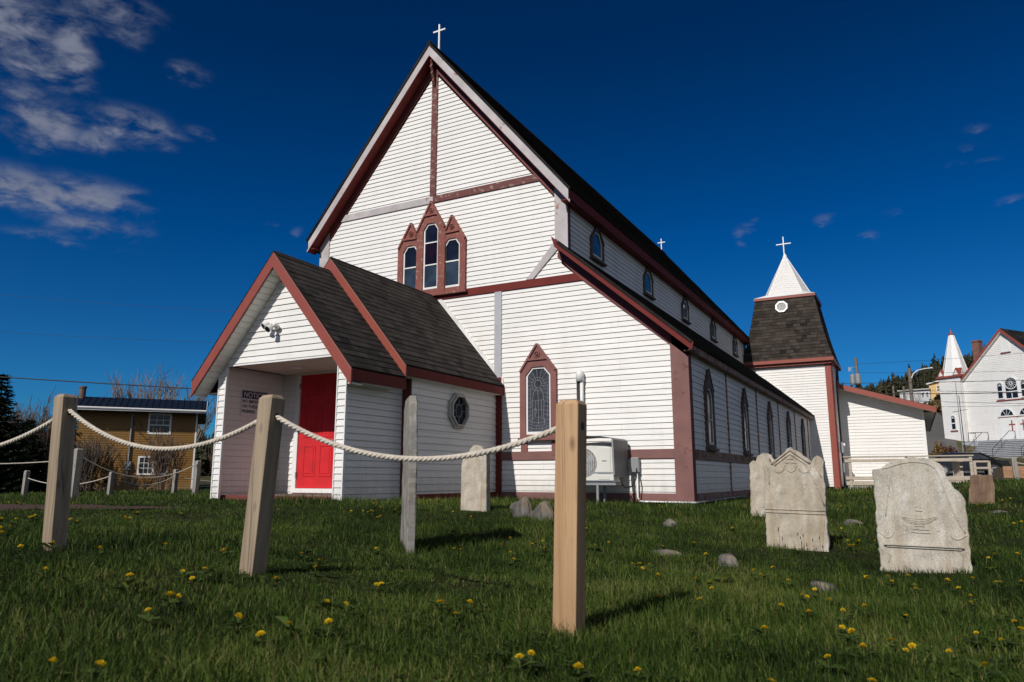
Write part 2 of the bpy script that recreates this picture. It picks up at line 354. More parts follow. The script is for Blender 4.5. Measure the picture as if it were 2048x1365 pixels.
def brickm():
    m,nt,b=nmat('red_brick'); v=coords(nt,scale=(1,1,1)); br=nt.nodes.new('ShaderNodeTexBrick'); br.inputs['Scale'].default_value=4.0
    t=nt.nodes.new('ShaderNodeTexCoord'); s=nt.nodes.new('ShaderNodeSeparateXYZ'); c=nt.nodes.new('ShaderNodeCombineXYZ'); a=nt.nodes.new('ShaderNodeMath'); a.operation='ADD'
    nt.links.new(t.outputs['Object'],s.inputs[0]); nt.links.new(s.outputs[0],a.inputs[0]); nt.links.new(s.outputs[1],a.inputs[1]); nt.links.new(a.outputs[0],c.inputs[0]); nt.links.new(s.outputs[2],c.inputs[1])
    nt.links.new(c.outputs[0],br.inputs['Vector']); br.inputs['Color1'].default_value=(.24,.07,.045,1); br.inputs['Color2'].default_value=(.12,.045,.035,1); br.inputs['Mortar'].default_value=(.28,.24,.2,1)
    nt.links.new(mixc(nt,ramp(nt,noise(nt,v,3,5),[(.45,(0,)*3),(.7,(.6,)*3)]),br.outputs['Color'],(.09,.07,.06)),b.inputs['Base Color']); b.inputs['Roughness'].default_value=.9; return m
M['brick']=brickm()
M['bark']=paint('bark',(.10,.075,.055),.9,.3,8,.5)
M['twig']=paint('reddish_twigs',(.13,.085,.06),.9,.3,8,0)
M['twig_grey']=paint('grey_brown_twigs',(.20,.16,.13),.9,.2,8,0)
M['carpaint']=flat('black_car_paint',(.008,.008,.009),.12,0,.6)
M['asphalt']=paint('worn_asphalt',(.10,.095,.09),.9,.2,2,.3)
M['mulch']=paint('red_brown_mulch',(.055,.020,.013),.95,.45,14,.8,60)
M['alu_white']=paint('white_enamel_cross',(.80,.80,.78),.35,.04,4,0)
def leafm(name,c1,c2,tr=.35):
    m=bpy.data.materials.new(name); m.use_nodes=True; nt=m.node_tree; nt.nodes.clear()
    o=nt.nodes.new('ShaderNodeOutputMaterial'); d=nt.nodes.new('ShaderNodeBsdfPrincipled'); t=nt.nodes.new('ShaderNodeBsdfTranslucent'); mx=nt.nodes.new('ShaderNodeMixShader')
    at=nt.nodes.new('ShaderNodeAttribute'); at.attribute_name='tint'
    c=ramp(nt,at.outputs['Fac'],[(0,c1),(1,c2)])
    nt.links.new(c,d.inputs['Base Color']); nt.links.new(c,t.inputs['Color']); d.inputs['Roughness'].default_value=.65; d.inputs['Specular IOR Level'].default_value=.18
    mx.inputs[0].default_value=tr; nt.links.new(d.outputs[0],mx.inputs[1]); nt.links.new(t.outputs[0],mx.inputs[2]); nt.links.new(mx.outputs[0],o.inputs[0]); return m
def grassmat():
    m=leafm('grass_blades',(.007,.017,.002),(.100,.150,.022),.20)
    nt=m.node_tree; at=[n for n in nt.nodes if n.type=='ATTRIBUTE'][0]; r=[n for n in nt.nodes if n.type=='VALTORGB'][0]
    e=r.color_ramp.elements; e[1].position=.9; q=e.new(.45); q.color=(.032,.062,.007,1); q=e.new(1.0); q.color=(.17,.16,.05,1)
    return m
M['grass']=grassmat()
M['weed']=leafm('weed_leaves',(.018,.036,.006),(.070,.105,.020),.2)
M['needle']=leafm('spruce_needles',(.005,.010,.005),(.022,.032,.013),.1)
M['petal']=leafm('dandelion_petals',(.66,.42,.006),(.80,.62,.02),.3)
M['stem']=leafm('dandelion_stem',(.10,.15,.04),(.14,.18,.05),.3)
def groundm():
    m,nt,b=nmat('ground_turf'); v=coords(nt); n=noise(nt,v,.35,6); f=noise(nt,v,9,5); big=noise(nt,v,.03,5)
    c=ramp(nt,f,[(.3,(.010,.012,.004)),(.7,(.036,.038,.012))])
    sp=nt.nodes.new('ShaderNodeSeparateXYZ'); nt.links.new(v,sp.inputs[0])
    g=nt.nodes.new('ShaderNodeMapRange'); g.inputs[1].default_value=25; g.inputs[2].default_value=60; nt.links.new(sp.outputs[1],g.inputs[0])
    c2=ramp(nt,n,[(.3,(.045,.055,.018)),(.55,(.10,.085,.045)),(.75,(.16,.12,.075))])
    c=mixc(nt,g.outputs[0],c,c2)
    g2=nt.nodes.new('ShaderNodeMapRange'); g2.inputs[1].default_value=5.5; g2.inputs[2].default_value=10; nt.links.new(sp.outputs[2],g2.inputs[0])
    c3=ramp(nt,noise(nt,v,.5,6,.7),[(.35,(.022,.020,.011)),(.7,(.075,.052,.030))])
    c=mixc(nt,g2.outputs[0],c,c3)
    nt.links.new(c,b.inputs['Base Color']); b.inputs['Roughness'].default_value=1; b.inputs['Specular IOR Level'].default_value=.1
    bump(nt,b,f,.8,.03); return m
M['ground']=groundm()
CP=np.array([(8.96,-12.88,-.2),(7.73,-10.17,-.134),(6.19,-10.31,-.03),(4.78,-10.43,.07),(5.56,-8.25,-.084),(7.93,-5.32,-.206),(8.96,-6.49,-.252),
(4.19,-4.97,.035),(5.6,-.3,-.02),(1.5,-4.4,.10),(-1.3,-4.4,.07),(-1.3,-1,.05),(1.8,-1,.02),(5.7,8,-.06),(5.8,16,0),(6.6,17.5,.03),(9,17,-.05),(9.9,19.5,.05),(0,-8,.06),(0,-5,.08),
(11.0,1.2,-.02),(9.6,1.1,-.08),(10.3,7,.28),(11.5,12,.34),(-12.6,1,-.2),(-5.5,-4.1,.03),(-6,-.5,.02),(-13.6,-.6,-.17),(-12,3.1,-.13),(-30,12,-.22),(-26,15,-.2),(-40,0,-.2),(-20,-6,-.2),(-10,-10,0),(-25,-20,-.3),
(9,-30,-.8),(30,-10,-.4),(12,30,.3),(12.5,43,.62),(3,40,.5),(-12,30,.2),(25,25,.9),(13,62,2.2),(15.3,76.0,2.0),(22,70,2.0),(16,70,1.5),(19,73,1.6),(24,68,2.2),(10,83,4.3),(8,100,8.5),(12,113,11.0),(6,112,10.8),(25,110,11),(35,80,6),(60,60,6),(60,10,1),(0,90,6),
(-20,80,3.4),(-60,50,.2),(-60,20,-.2),(-95,50,1),(-135,66,5.5),(-170,90,9),(-110,95,5),(-60,130,9),(0,165,14),(13,157,14.0),(8,155,13.0),(22,175,18),(40,170,24),(90,150,28),(0,230,22),(-20,230,20),(17,220,27.5),(30,220,31),(60,220,36),(-100,230,13),(-200,200,14),(-60,200,13),(150,60,10),(150,-60,0),(-60,-40,-.4),(-180,20,2),(0,-150,-2),(-150,-100,0),
(10,400,28),(-300,250,12),(-420,0,5),(300,300,40),(400,0,20),(0,-400,-4)],float)
def _k(d2): return np.sqrt(d2+2.2)
def _fit():
    n=len(CP); d=((CP[:,None,:2]-CP[None,:,:2])**2).sum(-1)
    A=np.zeros((n+1,n+1)); A[:n,:n]=_k(d)-0.02*np.eye(n); A[:n,n]=1; A[n,:n]=1
    return np.linalg.solve(A,np.append(CP[:,2],0))
_w=_fit()
def gz(x,y):
    x=np.asarray(x,float);y=np.asarray(y,float)
    sh=x.shape; x=x.ravel();y=y.ravel(); out=np.empty(len(x))
    for i in range(0,len(x),20000):
        d=(x[i:i+20000,None]-CP[None,:,0])**2+(y[i:i+20000,None]-CP[None,:,1])**2
        X_,Y_=x[i:i+20000],y[i:i+20000]
        out[i:i+20000]=_k(d)@_w[:-1]+_w[-1]+.017*(np.sin(X_*1.7+.5)*np.sin(Y_*1.45+1)+.7*np.sin(X_*3.1+Y_*2.3)*np.sin(Y_*2.9-X_*1.1))
    return out.reshape(sh)
def g1(x,y): return float(gz(np.array([x]),np.array([y]))[0])

# ---------------------------------------------------------------- ground
def build_ground():
    cx,cy=8.96,-12.88
    rad=np.concatenate([[0.02],np.geomspace(.5,1400,150)]); na=256
    A=np.linspace(0,2*np.pi,na,endpoint=False); RR,AA=np.meshgrid(rad,A,indexing='ij')
    x=cx+RR*np.sin(AA); y=cy+RR*np.cos(AA); rr=np.minimum(RR,420); z=gz(cx+rr*np.sin(AA),cy+rr*np.cos(AA))
    z=z+.012*np.sin(x*5.1+1)*np.sin(y*4.3)*(RR<30)
    inside=(x>-1.2)&(x<5.3)&(y>.3)&(y<17.4)
    n=len(rad); V=np.stack([x,y,z],-1).reshape(-1,3)
    i=np.arange(n-1)[:,None]*na; j=np.arange(na)[None]; j2=(j+1)%na
    F=np.stack([i+j,i+na+j,i+na+j2,i+j2],-1).reshape(-1,4)[:, ::-1]
    me=bpy.data.meshes.new('ground'); me.from_pydata(V.tolist(),[],F.tolist()); me.update()
    o=ob('ground',me,M['ground'],smooth=True); tag(o,'uneven grassy churchyard ground rising to the hills behind','ground',kind='structure')
build_ground()
def drape(name,polyc,m,off,label,cat,res=.25):
    """flat strip lying on the ground: fan of a polyline of (x,y,halfwidth)"""
    bm=NB(); prev=None
    pts=[]
    for (x0,y0,w0),(x1,y1,w1) in zip(polyc,polyc[1:]):
        n=max(2,int(math.hypot(x1-x0,y1-y0)/res))
        for k in range(n): t=k/n; pts.append((x0+(x1-x0)*t,y0+(y1-y0)*t,w0+(w1-w0)*t))
    pts.append(polyc[-1])
    for i,(x,y,w) in enumerate(pts):
        a=pts[max(0,i-1)];b=pts[min(len(pts)-1,i+1)]; d=Vector((b[0]-a[0],b[1]-a[1])).normalized(); nx,ny=-d.y,d.x
        row=[]
        for s in np.linspace(-1,1,9):
            px,py=x+nx*w*s,y+ny*w*s; row.append(bm.verts.new((px,py,g1(px,py)+off)))
        if prev:
            for k in range(8): bm.faces.new((prev[k],prev[k+1],row[k+1],row[k]))
        prev=row
    o=ob(name,bm,m,smooth=True); tag(o,label,cat,kind='structure'); return o
drape('path',[(-9,-8.6,.9),(-4,-8.0,1.1),(-1.5,-7.7,1.05),(0.2,-7.25,.6),(1.0,-6.7,.22)],M['mulch'],.022,'red brown mulch path crossing the grass at left','path',.2)
drape('road',[(14,38,2.2),(11.6,46,2.6),(11.2,57,2.2),(11.7,72,1.7),(11.8,85,1.6),(11.3,98,1.6),(9.5,115,1.6),(4,135,1.6)],M['asphalt'],.05,'grey paved road climbing the hillside beside the white church','road',1.0)
# ---------------------------------------------------------------- the church
Wx=5.554; n_=3.25; YE=17.644
church=thing('church','large white clapboard church with dark red trim, steep gable and entrance porch','church')
LH=.1016
def wall(name,polys,mp,m=None,h=LH,t=.017,v0=0,parent=church,label=None):
    bm=NB()
    for p in polys: lap(bm,p,h,t,mp,v0=v0,jit=.12,gap=.0035 if h<.15 else 0)
    return ob(name,bm,m or M['white'],parent,recalc=False,label=label)
def plate(name,polys,d0,d1,mp,m,parent=church,label=None,bevel=.003):
    bm=NB()
    for p in polys: prism(bm,p,d0,d1,mp)
    return ob(name,bm,m,parent,label=label,bevel=bevel)
F=XZ(0)
wall('front_wall',[[(-5.4,.12),(5.4,.12),(5.4,2.74),(3.48,4.33),(-3.48,4.33),(-5.4,2.74)],
   [(-3.13,4.33),(3.13,4.33),(3.13,5.9),(0,9.66),(-3.13,5.9)],[(3.13,4.33),(3.48,4.33),(3.13,4.65)],[(-3.13,4.65),(-3.48,4.33),(-3.13,4.33)]],F,label='white lapped front wall with the tall gable')
rk=1.2137
def rake(x0,x1,z0,w): # slanted board under the main rake on the wall, right side
    return [(x0,z0-rk*x0-w),(x1,z0-rk*x1-w),(x1,z0-rk*x1),(x0,z0-rk*x0)]
mir=lambda pts:[(-u,v) for u,v in pts][::-1]
plate('rake_frieze',[rake(.075,3.12,9.99,.26)],.0,.035,F,M['maroon']); plate('rake_frieze',[mir(rake(.075,3.12,9.99,.26))],.0,.035,F,M['maroon'])
plate('trim_band',[[(.2,4.25),(3.62,4.25),(3.43,4.41),(.2,4.41)]],.0,.036,F,M['red_dark']); plate('trim_band',[[(-3.5,4.25),(.2,4.25),(.2,4.41),(-3.43,4.41)]],.0,.036,F,M['red_dark'])
plate('trim_band',[[(.0,6.50),(2.76,6.50),(2.63,6.66),(.0,6.66)]],.0,.034,F,M['maroon_peel'],label='flaking dark red band across the right of the gable')
plate('trim_band',[[(-2.76,6.50),(-.0,6.50),(-.0,6.66),(-2.63,6.66)]],.0,.034,F,M['primer'],label='faded grey pink band across the left of the gable')
plate('center_board',[[(-.078,6.662),(.078,6.662),(.078,9.93),(-.078,9.93)]],.0,.045,F,M['maroon_peel'],label='flaking dark red upright board in the gable')
plate('corner_board',[[(3.0,5.20),(3.286,4.95),(3.286,5.95),(3.0,6.3)]],.0,.038,F,M['primer']); plate('corner_board',[mir([(3.0,5.20),(3.286,4.95),(3.286,5.95),(3.0,6.3)])],.0,.038,F,M['primer'])
plate('diagonal_board',[[(2.34,4.412),(2.50,4.412),(3.12,5.02),(3.0,5.14)]],.0,.040,F,M['primer'])
plate('diagonal_board',[mir([(2.34,4.412),(2.50,4.412),(3.12,5.02),(3.0,5.14)])],.0,.040,F,M['primer'])
plate('vertical_board',[[(1.605,2.45),(1.77,2.45),(1.77,4.248),(1.605,4.248)]],.0,.034,F,M['greyboard'],label='grey metal upright board')
plate('vertical_board',[[(1.615,.03),(1.775,.03),(1.775,2.45),(1.615,2.45)]],.0,.05,F,M['red_dark'])
CB=[(5.27,.03),(5.592,.03),(5.592,2.60),(5.27,2.86)]
plate('corner_board',[CB],.0,.045,F,M['mauve'],label='broad faded red corner board'); plate('corner_board',[mir(CB)],.0,.045,F,M['mauve'])
plate('trim_band',[[(1.776,.79),(5.268,.79),(5.268,.955),(1.776,.955)]],.0,.034,F,M['mauve']); plate('trim_band',[mir([(1.6,.79),(5.268,.79),(5.268,.955),(1.6,.955)])],.0,.034,F,M['mauve'])
plate('base_board',[[(1.776,.02),(5.268,.02),(5.268,.18),(1.776,.18)]],.0,.033,F,M['mauve']); plate('base_board',[mir([(1.5,.02),(5.268,.02),(5.268,.18),(1.5,.18)])],.0,.033,F,M['mauve'])
# aisle frieze
ar=.8655
fr=[(3.62,4.255),(5.26,2.86),(5.40,2.86),(5.40,3.02),(3.48,4.62),(3.05,5.02),(3.05,4.92),(3.40,4.45)]
bm=NB(); prism(bm,[(3.52,4.30),(5.30,2.80),(5.30,3.06),(3.08,4.98),(3.05,4.80)],0,.037,F); ob('aisle_frieze',bm,M['maroon'],church,bevel=.003)
bm=NB(); prism(bm,mir([(3.35,4.43),(5.27,2.80),(5.27,3.06),(3.08,4.98),(3.05,4.80)]),0,.037,F); ob('aisle_frieze',bm,M['maroon'],church)
# side walls
for sgn in (1,-1):
    G=YZ(Wx) if sgn>0 else (lambda u,d,z:(-Wx-d,u,z))
    wall('aisle_wall',[[(.1,.12),(YE if sgn>0 else 18,.12),(YE if sgn>0 else 18,2.72),(.1,2.72)]],G,M['white'],.1145 if sgn>0 else .22)
    G2=YZ(n_) if sgn>0 else (lambda u,d,z:(-n_-d,u,z))
    wall('clerestory_wall',[[(.08,4.9),(18.1,4.9),(18.1,6.06),(.08,6.06)]],G2)
    plate('corner_board',[[(-.002,.03),(.17,.03),(.17,2.72),(-.002,2.72)]],.0,.036,G,M['maroon'])
    plate('corner_board',[[(-.002,4.6),(.11,4.6),(.11,6.04),(-.002,6.04)]],.0,.034,G2,M['maroon'])
    plate('trim_band',[[(.172,.77),(YE-.01,.77),(YE-.01,.95),(.172,.95)]],.0,.036,G,M['rust_band'])
    plate('base_board',[[(.172,.0),(YE-.01,.0),(YE-.01,.18),(.172,.18)]],.0,.034,G,M['rust_band'])
    if sgn>0:
        for k in range(5):
            y=3.05+3.45*k
            plate('batten',[[(y-.03,.182),(y+.03,.182),(y+.03,.768),(y-.03,.768)],[(y-.03,.952),(y+.03,.952),(y+.03,2.7),(y-.03,2.7)]],.0,.032,G,M['rust_band'])
# foundation
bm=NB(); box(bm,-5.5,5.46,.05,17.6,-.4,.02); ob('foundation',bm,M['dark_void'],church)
bm=NB(); box(bm,5.1,5.60,-.06,.30,-.3,.012); ob('foundation_pad',bm,M['concrete'],church,bevel=.01)
bm=NB(); box(bm,6.2,6.5,17.58,17.9,-.3,.04); ob('foundation_pad',bm,M['concrete'],church,bevel=.01)
# rear wall of nave
bm=NB(); prism(bm,[(-3.2,0),(3.2,0),(3.2,6.0),(0,9.95),(-3.2,6.0)],-18.1,-18.0,F); prism(bm,[(-5.5,0),(-3.2,0),(-3.2,4.6),(-5.5,2.8)],-17.99,-17.9,F); ob('rear_wall',bm,M['white'],church)
# main roof
EV=3.456; ZA=10.313; ZE=6.118
def roof_side(name,sgn,x0,z0,x1,z1,y0,y1,m=M['shingle'],h=.14,t=.012,thick=.05,parent=church,label=None):
    """slope from ridge (x0,z0) down to eave (x1,z1), running y0..y1; sgn=+1: falls towards +X"""
    L_=math.hypot(x1-x0,z1-z0)
    if sgn>0: mp=slope_map((x1,y0,z1),(0,1,0),(x0-x1,0,z0-z1))
    else: mp=slope_map((x1,y1,z1),(0,-1,0),(x0-x1,0,z0-z1))
    bm=NB(); lap(bm,[(0,0),(y1-y0,0),(y1-y0,L_),(0,L_)],h,t,mp,v0=0,jit=.25)
    uv=bm.loops.layers.uv.verify()
    c=[(0,0),(y1-y0,0),(y1-y0,L_),(0,L_)]
    a=[bm.verts.new(mp(u,0,v)) for u,v in c]; b=[bm.verts.new(mp(u,-thick,v)) for u,v in c]
    for i in range(4): bm.faces.new((b[i],b[(i+1)%4],a[(i+1)%4],a[i]))
    bm.faces.new(b[::-1])
    return ob(name,bm,m,parent,recalc=False,label=label)
roof_side('roof',1,0,ZA,EV+.03,ZE-.035,-.325,18.15); roof_side('roof',-1,0,ZA,-EV-.03,ZE-.035,-.325,18.15)
bm=NB(); tube(bm,[(0,-.32,ZA+.0),(0,18.15,ZA+.0)],.035,6); ob('ridge_cap',bm,M['shingle'],church)
FR=XZ(-.3)
# rake fascia boards
dz=-.045
def fas(x0,z0,x1,z1,w): return [(x0,z0-w),(x1,z1-w),(x1,z1),(x0,z0)]
plate('rake_fascia',[fas(0,ZA+dz,EV,ZE+dz,.285)],-.03,.0,FR,M['primer'],label='faded white pink fascia board on the right rake')
plate('rake_fascia',[fas(-EV,ZE+dz,0,ZA+dz,.285)],-.03,.0,FR,M['primer'],label='faded white grey fascia board on the left rake')
bm=NB()
for s in (1,-1):
    prism(bm,[(s*0,9.985),(s*3.44,9.985-rk*3.44),(s*3.44,9.965-rk*3.44),(s*0,9.965)],-.27,-.002,FR)
ob('rake_soffit',bm,M['red_dark'],church)
for s in (1,-1):
    bm=NB(); prism(bm,[(-.30,5.86),(18.1,5.86),(18.1,6.06),(-.30,6.06)],-.03,0,(lambda u,d,z:(s*(EV+d),u,z))); ob('eave_fascia',bm,M['red_dark'],church)
    bm=NB(); a,b_=(n_,EV-.03); box(bm,*sorted((s*a,s*b_)),-.268,18.1,5.86,5.885); ob('eave_soffit',bm,M['red_dark'],church)
# apex pendant bracket
bm=NB(); 
prism(bm,[(-.2,9.98),(-.24,9.9),(-.2,9.82),(-.225,9.75),(-.17,9.66),(-.19,9.6),(-.12,9.5),(-.14,9.42),(-.05,9.3),(-.045,9.98)],-.03,.03,(lambda u,d,z:(d,u,z))); ob('apex_bracket',bm,M['maroon_peel'],church,bevel=.006)
# crosses
def cross(name,x,y,z0,z1,za,arm,t,parent,label=None,axis='x'):
    bm=NB(); box(bm,x-t,x+t,y-t,y+t,z0,z1)
    if axis=='x': box(bm,x-arm,x+arm,y-t*.8,y+t*.8,za-t,za+t)
    else: box(bm,x-t*.8,x+t*.8,y-arm,y+arm,za-t,za+t)
    return ob(name,bm,M['alu_white'],parent,label=label,bevel=.004)
cross('ridge_cross',0,.10,10.30,10.995,10.83,.17,.02,church,'white cross on the front gable peak')
cross('ridge_cross',0,17.6,10.30,10.86,10.68,.17,.02,church,'small white cross at the far end of the main ridge')
# aisle roofs
for s in (1,-1):
    ye=YE if s>0 else 18.0
    roof_side('aisle_roof',s,s*3.20,5.015,s*5.755,2.81,-.35,ye,t=.012)
    bm=NB(); prism(bm,[(-.295,2.65),(ye,2.665),(ye,2.80),(-.295,2.785)],-.03,0,(lambda u,d,z:(s*(5.70+d),u,z))); ob('eave_fascia',bm,M['rust_band'],church,label='brown stained eave board along the aisle')
    bm=NB(); box(bm,*sorted((s*Wx,s*5.67)),-.16,ye,2.665,2.68); ob('eave_soffit',bm,M['rust_band'],church)
FA=XZ(-.33)
p=[(2.95,5.185),(3.02,5.03-.02),(5.70,2.66),(5.715,2.80)]
bm=NB(); prism(bm,[(3.05,5.145),(3.12,4.915),(5.74,2.635),(5.77,2.79)],-.035,.0,FA); ob('rake_fascia',bm,M['red_dark'],church,label='dark red fascia board on the aisle rake',bevel=.003)
bm=NB(); prism(bm,mir([(3.03,5.155),(3.10,4.92),(5.725,2.645),(5.755,2.80)]),-.035,.0,FA); ob('rake_fascia',bm,M['red_dark'],church)
bm=NB()
for s in (1,-1): prism(bm,[(s*3.12,4.94),(s*5.73,2.675),(s*5.73,2.65),(s*3.12,4.915)],-.328,-.036,FA)
ob('rake_soffit',bm,M['maroon'],church)
# step flashing where aisle roof meets tower and the white shed behind it
bm=NB()
tube(bm,[(5.66,YE-.03,2.93),(4.0,YE-.03,4.37)],.018,5); ob('step_flashing',bm,M['white_trim'],church)

# ---- windows
def rosette(bm,u,z,mp,r,d):
    pts=[mp(u+r*math.cos(a),d,z+r*math.sin(a)) for a in [2*math.pi*k/14 for k in range(15)]]
    tube(bm,pts,r*.28,5,cap=False); c=mp(u,d,z); ball(bm,c,r*.55,seg=8,rin=6)
def window(mp,u0,u1,zb,zs,up,zp,iu0,iu1,izb,izs,izt,d,cm,mull=(),glass='glass',gbase=None,sash='white_chip',sill=True,label=None,panes=None,rr=.055,capd=.03,ou=None,gw=None):
    uc=up; ic=(iu0+iu1)/2; iw=(iu1-iu0)
    sh=ou or (zs,zs)
    outer=[(u0,zb),(u1,zb),(u1,sh[1]),(up+.004,zp),(up-.004,zp),(u0,sh[0])]
    inner=[(iu0,izb),(iu1,izb),(iu1,izs),(ic+iw*.24,izt),(ic-iw*.24,izt),(iu0,izs)]
    bm=NB(); ring(bm,outer,inner,0,d,mp)
    # raking mouldings
    def mb(a,b,dd,w):
        p0=Vector(mp(a[0],dd,a[1]));p1=Vector(mp(b[0],dd,b[1])); nrm=Vector(mp(0,1,0))-Vector(mp(0,0,0)); bar(bm,p0,p1,w,capd*2,up=nrm)
    mb((u0+.012,sh[0]-.01),(up,zp),d,.04); mb((u1-.012,sh[1]-.01),(up,zp),d,.04)
    if gbase:
        (ga,gz0),(gb,gz1)=gbase; mb((ga,gz0),(gb,gz1),d+.002,.045)
        rosette(bm,up,gz0+(zp-gz0)*.33,mp,rr,d+.01)
    w=ob('window',bm,cm,church,bevel=.003,label=label)
    s=.035; sin=[(iu0+s,izb+s*1.5),(iu1-s,izb+s*1.5),(iu1-s,izs-s*.3),(ic+iw*.24-s*.4,izt-s),(ic-iw*.24+s*.4,izt-s),(iu0+s,izs-s*.3)]
    bm=NB(); ring(bm,inner,sin,d*.25,d*.62,mp)
    for z in mull: prism(bm,[(iu0+s,z-.014),(iu1-s,z-.014),(iu1-s,z+.014),(iu0+s,z+.014)],d*.25,d*.58,mp)
    ob('sash',bm,M[sash],w)
    zz=[izb+s]+sorted(mull)+[izt]
    pan=panes or [glass]*(len(zz)-1)
    for i,g in enumerate(pan):
        pg=clip(clip(inner,0,1,zz[i]),0,-1,-zz[i+1])
        bm=NB(); prism(bm,pg,.018,d*.36,mp); ob('pane',bm,M[g],w)
    if sill:
        bm=NB(); prism(bm,[(u0-.02,zb-.05),(u1+.02,zb-.05),(u1+.02,zb),(u0-.02,zb)],0,d+.05,mp); ob('sill',bm,cm,w,bevel=.004)
    return w
# triple west window
cs=M['casing']
window(F,-.38,.38,4.38,5.87,0,6.516,-.20,.195,4.50,5.87,6.01,.085,cs,(5.06,5.57),gbase=((-.18,6.20),(.18,6.20)),panes=['glass_blue','glass_wine','glass'],sill=False,label='tall middle window of the group of three in the gable')
window(F,.383,.90,4.38,5.54,.546,6.10,.35,.755,4.48,5.43,5.575,.07,cs,(5.07,),gbase=((.385,5.72),(.74,5.73)),panes=['glass_blue','glass'],sill=False,ou=(5.80,5.54),label='right window of the group of three in the gable')
window(F,-.90,-.383,4.38,5.54,-.546,6.10,-.755,-.35,4.48,5.43,5.575,.07,cs,(5.07,),gbase=((-.74,5.73),(-.385,5.72)),panes=['glass_blue','glass'],sill=False,ou=(5.54,5.80),label='left window of the group of three in the gable')
plate('window_sill',[[(-.95,4.33),(.95,4.33),(.95,4.378),(-.95,4.378)]],.0,.12,F,cs)
# stained glass window on the front right (and its hidden twin on the left)
cm2=peel('mauve_casing_paint',(.205,.078,.068),(.30,.22,.19),.68,14)
w=window(F,2.215,3.01,1.21,2.53,2.60,3.06,2.345,2.885,1.28,2.44,2.60,.075,cm2,(),glass='leadglass',gbase=((2.37,2.75),(2.85,2.76)),sash='white_trim',label='leaded stained glass window low on the front')
plate('apron_board',[[(2.215,.957),(2.36,.957),(2.36,1.158),(2.215,1.158)]],.0,.035,F,cm2); plate('apron_board',[[(2.88,.957),(3.0,.957),(3.0,1.158),(2.88,1.158)]],.0,.035,F,cm2)
def cames(w):
    bm=NB(); c=(2.60,2.26)
    def ln(a,b,r=.0035):
        tube(bm,[F(a[0],.034,a[1]),F(b[0],.034,b[1])],r,4)
    def pl(pts,r=.0035): tube(bm,[F(u,.034,z) for u,z in pts],r,4)
    pl([(c[0]+.075*math.cos(a),c[1]+.075*math.sin(a)) for a in [k*math.pi/8 for k in range(17)]],.005)
    pl([(c[0]+.14*math.cos(a),c[1]+.14*math.sin(a)) for a in [k*math.pi/8 for k in range(17)]],.003)
    for k in range(16):
        a=k*math.pi/8+.1
        if -2.6<a-2*math.pi*(a>math.pi)<-.5: continue
        r=.075; q=r
        while True:
            q+=.01; u,z=c[0]+q*math.cos(a),c[1]+q*math.sin(a)
            if not(2.385<u<2.845 and z<2.55 and q<.45): break
        ln((c[0]+r*math.cos(a),c[1]+r*math.sin(a)),(u,z))
    pl([(2.56,2.18),(2.50,2.08),(2.47,1.9),(2.48,1.6),(2.46,1.47)],.0045); pl([(2.65,2.18),(2.71,2.08),(2.73,1.9),(2.72,1.62),(2.75,1.47)],.0045)
    pl([(2.56,2.17),(2.60,2.13),(2.65,2.17)]); ln((2.48,1.93),(2.73,1.95)); ln((2.48,1.76),(2.72,1.75)); ln((2.60,2.13),(2.61,1.47)); ln((2.55,1.93),(2.54,1.62)); ln((2.67,1.95),(2.68,1.6))
    pl([(2.53,1.80),(2.51,1.70),(2.54,1.62),(2.57,1.70),(2.55,1.80)]); pl([(2.48,1.58),(2.6,1.62),(2.73,1.57)])
    for z in (1.40,1.46,1.52): pl([(2.385,z+.03),(2.5,z-.01),(2.62,z-.02),(2.75,z),(2.845,z+.04)])
    for k in range(9):
        z=1.55+.085*k; ln((2.385,z),(2.47,z+.02)); ln((2.74,z+.03),(2.845,z))
    for u in (2.42,2.80): ln((u,1.6),(u+.015,2.15))
    for u,z in ((2.45,1.35),(2.55,1.36),(2.68,1.35),(2.78,1.37)): ln((u,z),(u+.02,z+.09))
    ob('lead_cames',bm,M['came'],w)
cames(w)
# aisle windows and clerestory windows on the right side
G=YZ(Wx); G2=YZ(n_)
for k in range(5):
    c=1.38+3.464*k
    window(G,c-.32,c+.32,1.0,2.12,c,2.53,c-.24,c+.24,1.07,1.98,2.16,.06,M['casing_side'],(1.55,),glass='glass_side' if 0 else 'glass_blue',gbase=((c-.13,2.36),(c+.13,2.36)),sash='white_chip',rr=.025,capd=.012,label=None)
for k in range(5):
    c=1.55+3.556*k
    window(G2,c-.37,c+.37,5.11,5.55,c,5.90,c-.28,c+.28,5.16,5.54,5.74,.055,M['casing_side'],(),glass='glass_sky',sash='white_chip',rr=.02,capd=.018)

# ---- tower
tx,ty=4.905,19.09; hb=1.565
tower=None
TF=XZ(YE)
towerw=wall('tower_wall',[[(3.34,.12),(6.47,.12),(6.47,4.9),(3.34,4.9)]],TF,label='white lapped wall of the square tower')
wall('tower_wall',[[(YE,.12),(20.6,.12),(20.6,4.9),(YE,4.9)]],YZ(6.47),M['white'])
bm=NB(); box(bm,3.34,6.46,20.6,20.7,0,4.9); box(bm,3.30,3.34,YE,20.7,4.0,4.9); ob('tower_back',bm,M['white'],church)
plate('corner_board',[[(6.262,.05),(6.472,.05),(6.472,4.83),(6.262,4.83)]],.0,.04,TF,M['red_trim'],label='red corner board of the tower')
plate('corner_board',[[(YE-.04,.05),(YE+.2,.05),(YE+.2,4.83),(YE-.04,4.83)]],.0,.036,YZ(6.475),M['red_dark'])
plate('corner_board',[[(20.3,.05),(20.6,.05),(20.6,4.83),(20.3,4.83)]],.0,.036,YZ(6.475),M['red_dark'])
def sq(h,z): return [(tx-h,ty-h,z),(tx+h,ty-h,z),(tx+h,ty+h,z),(tx-h,ty+h,z)]
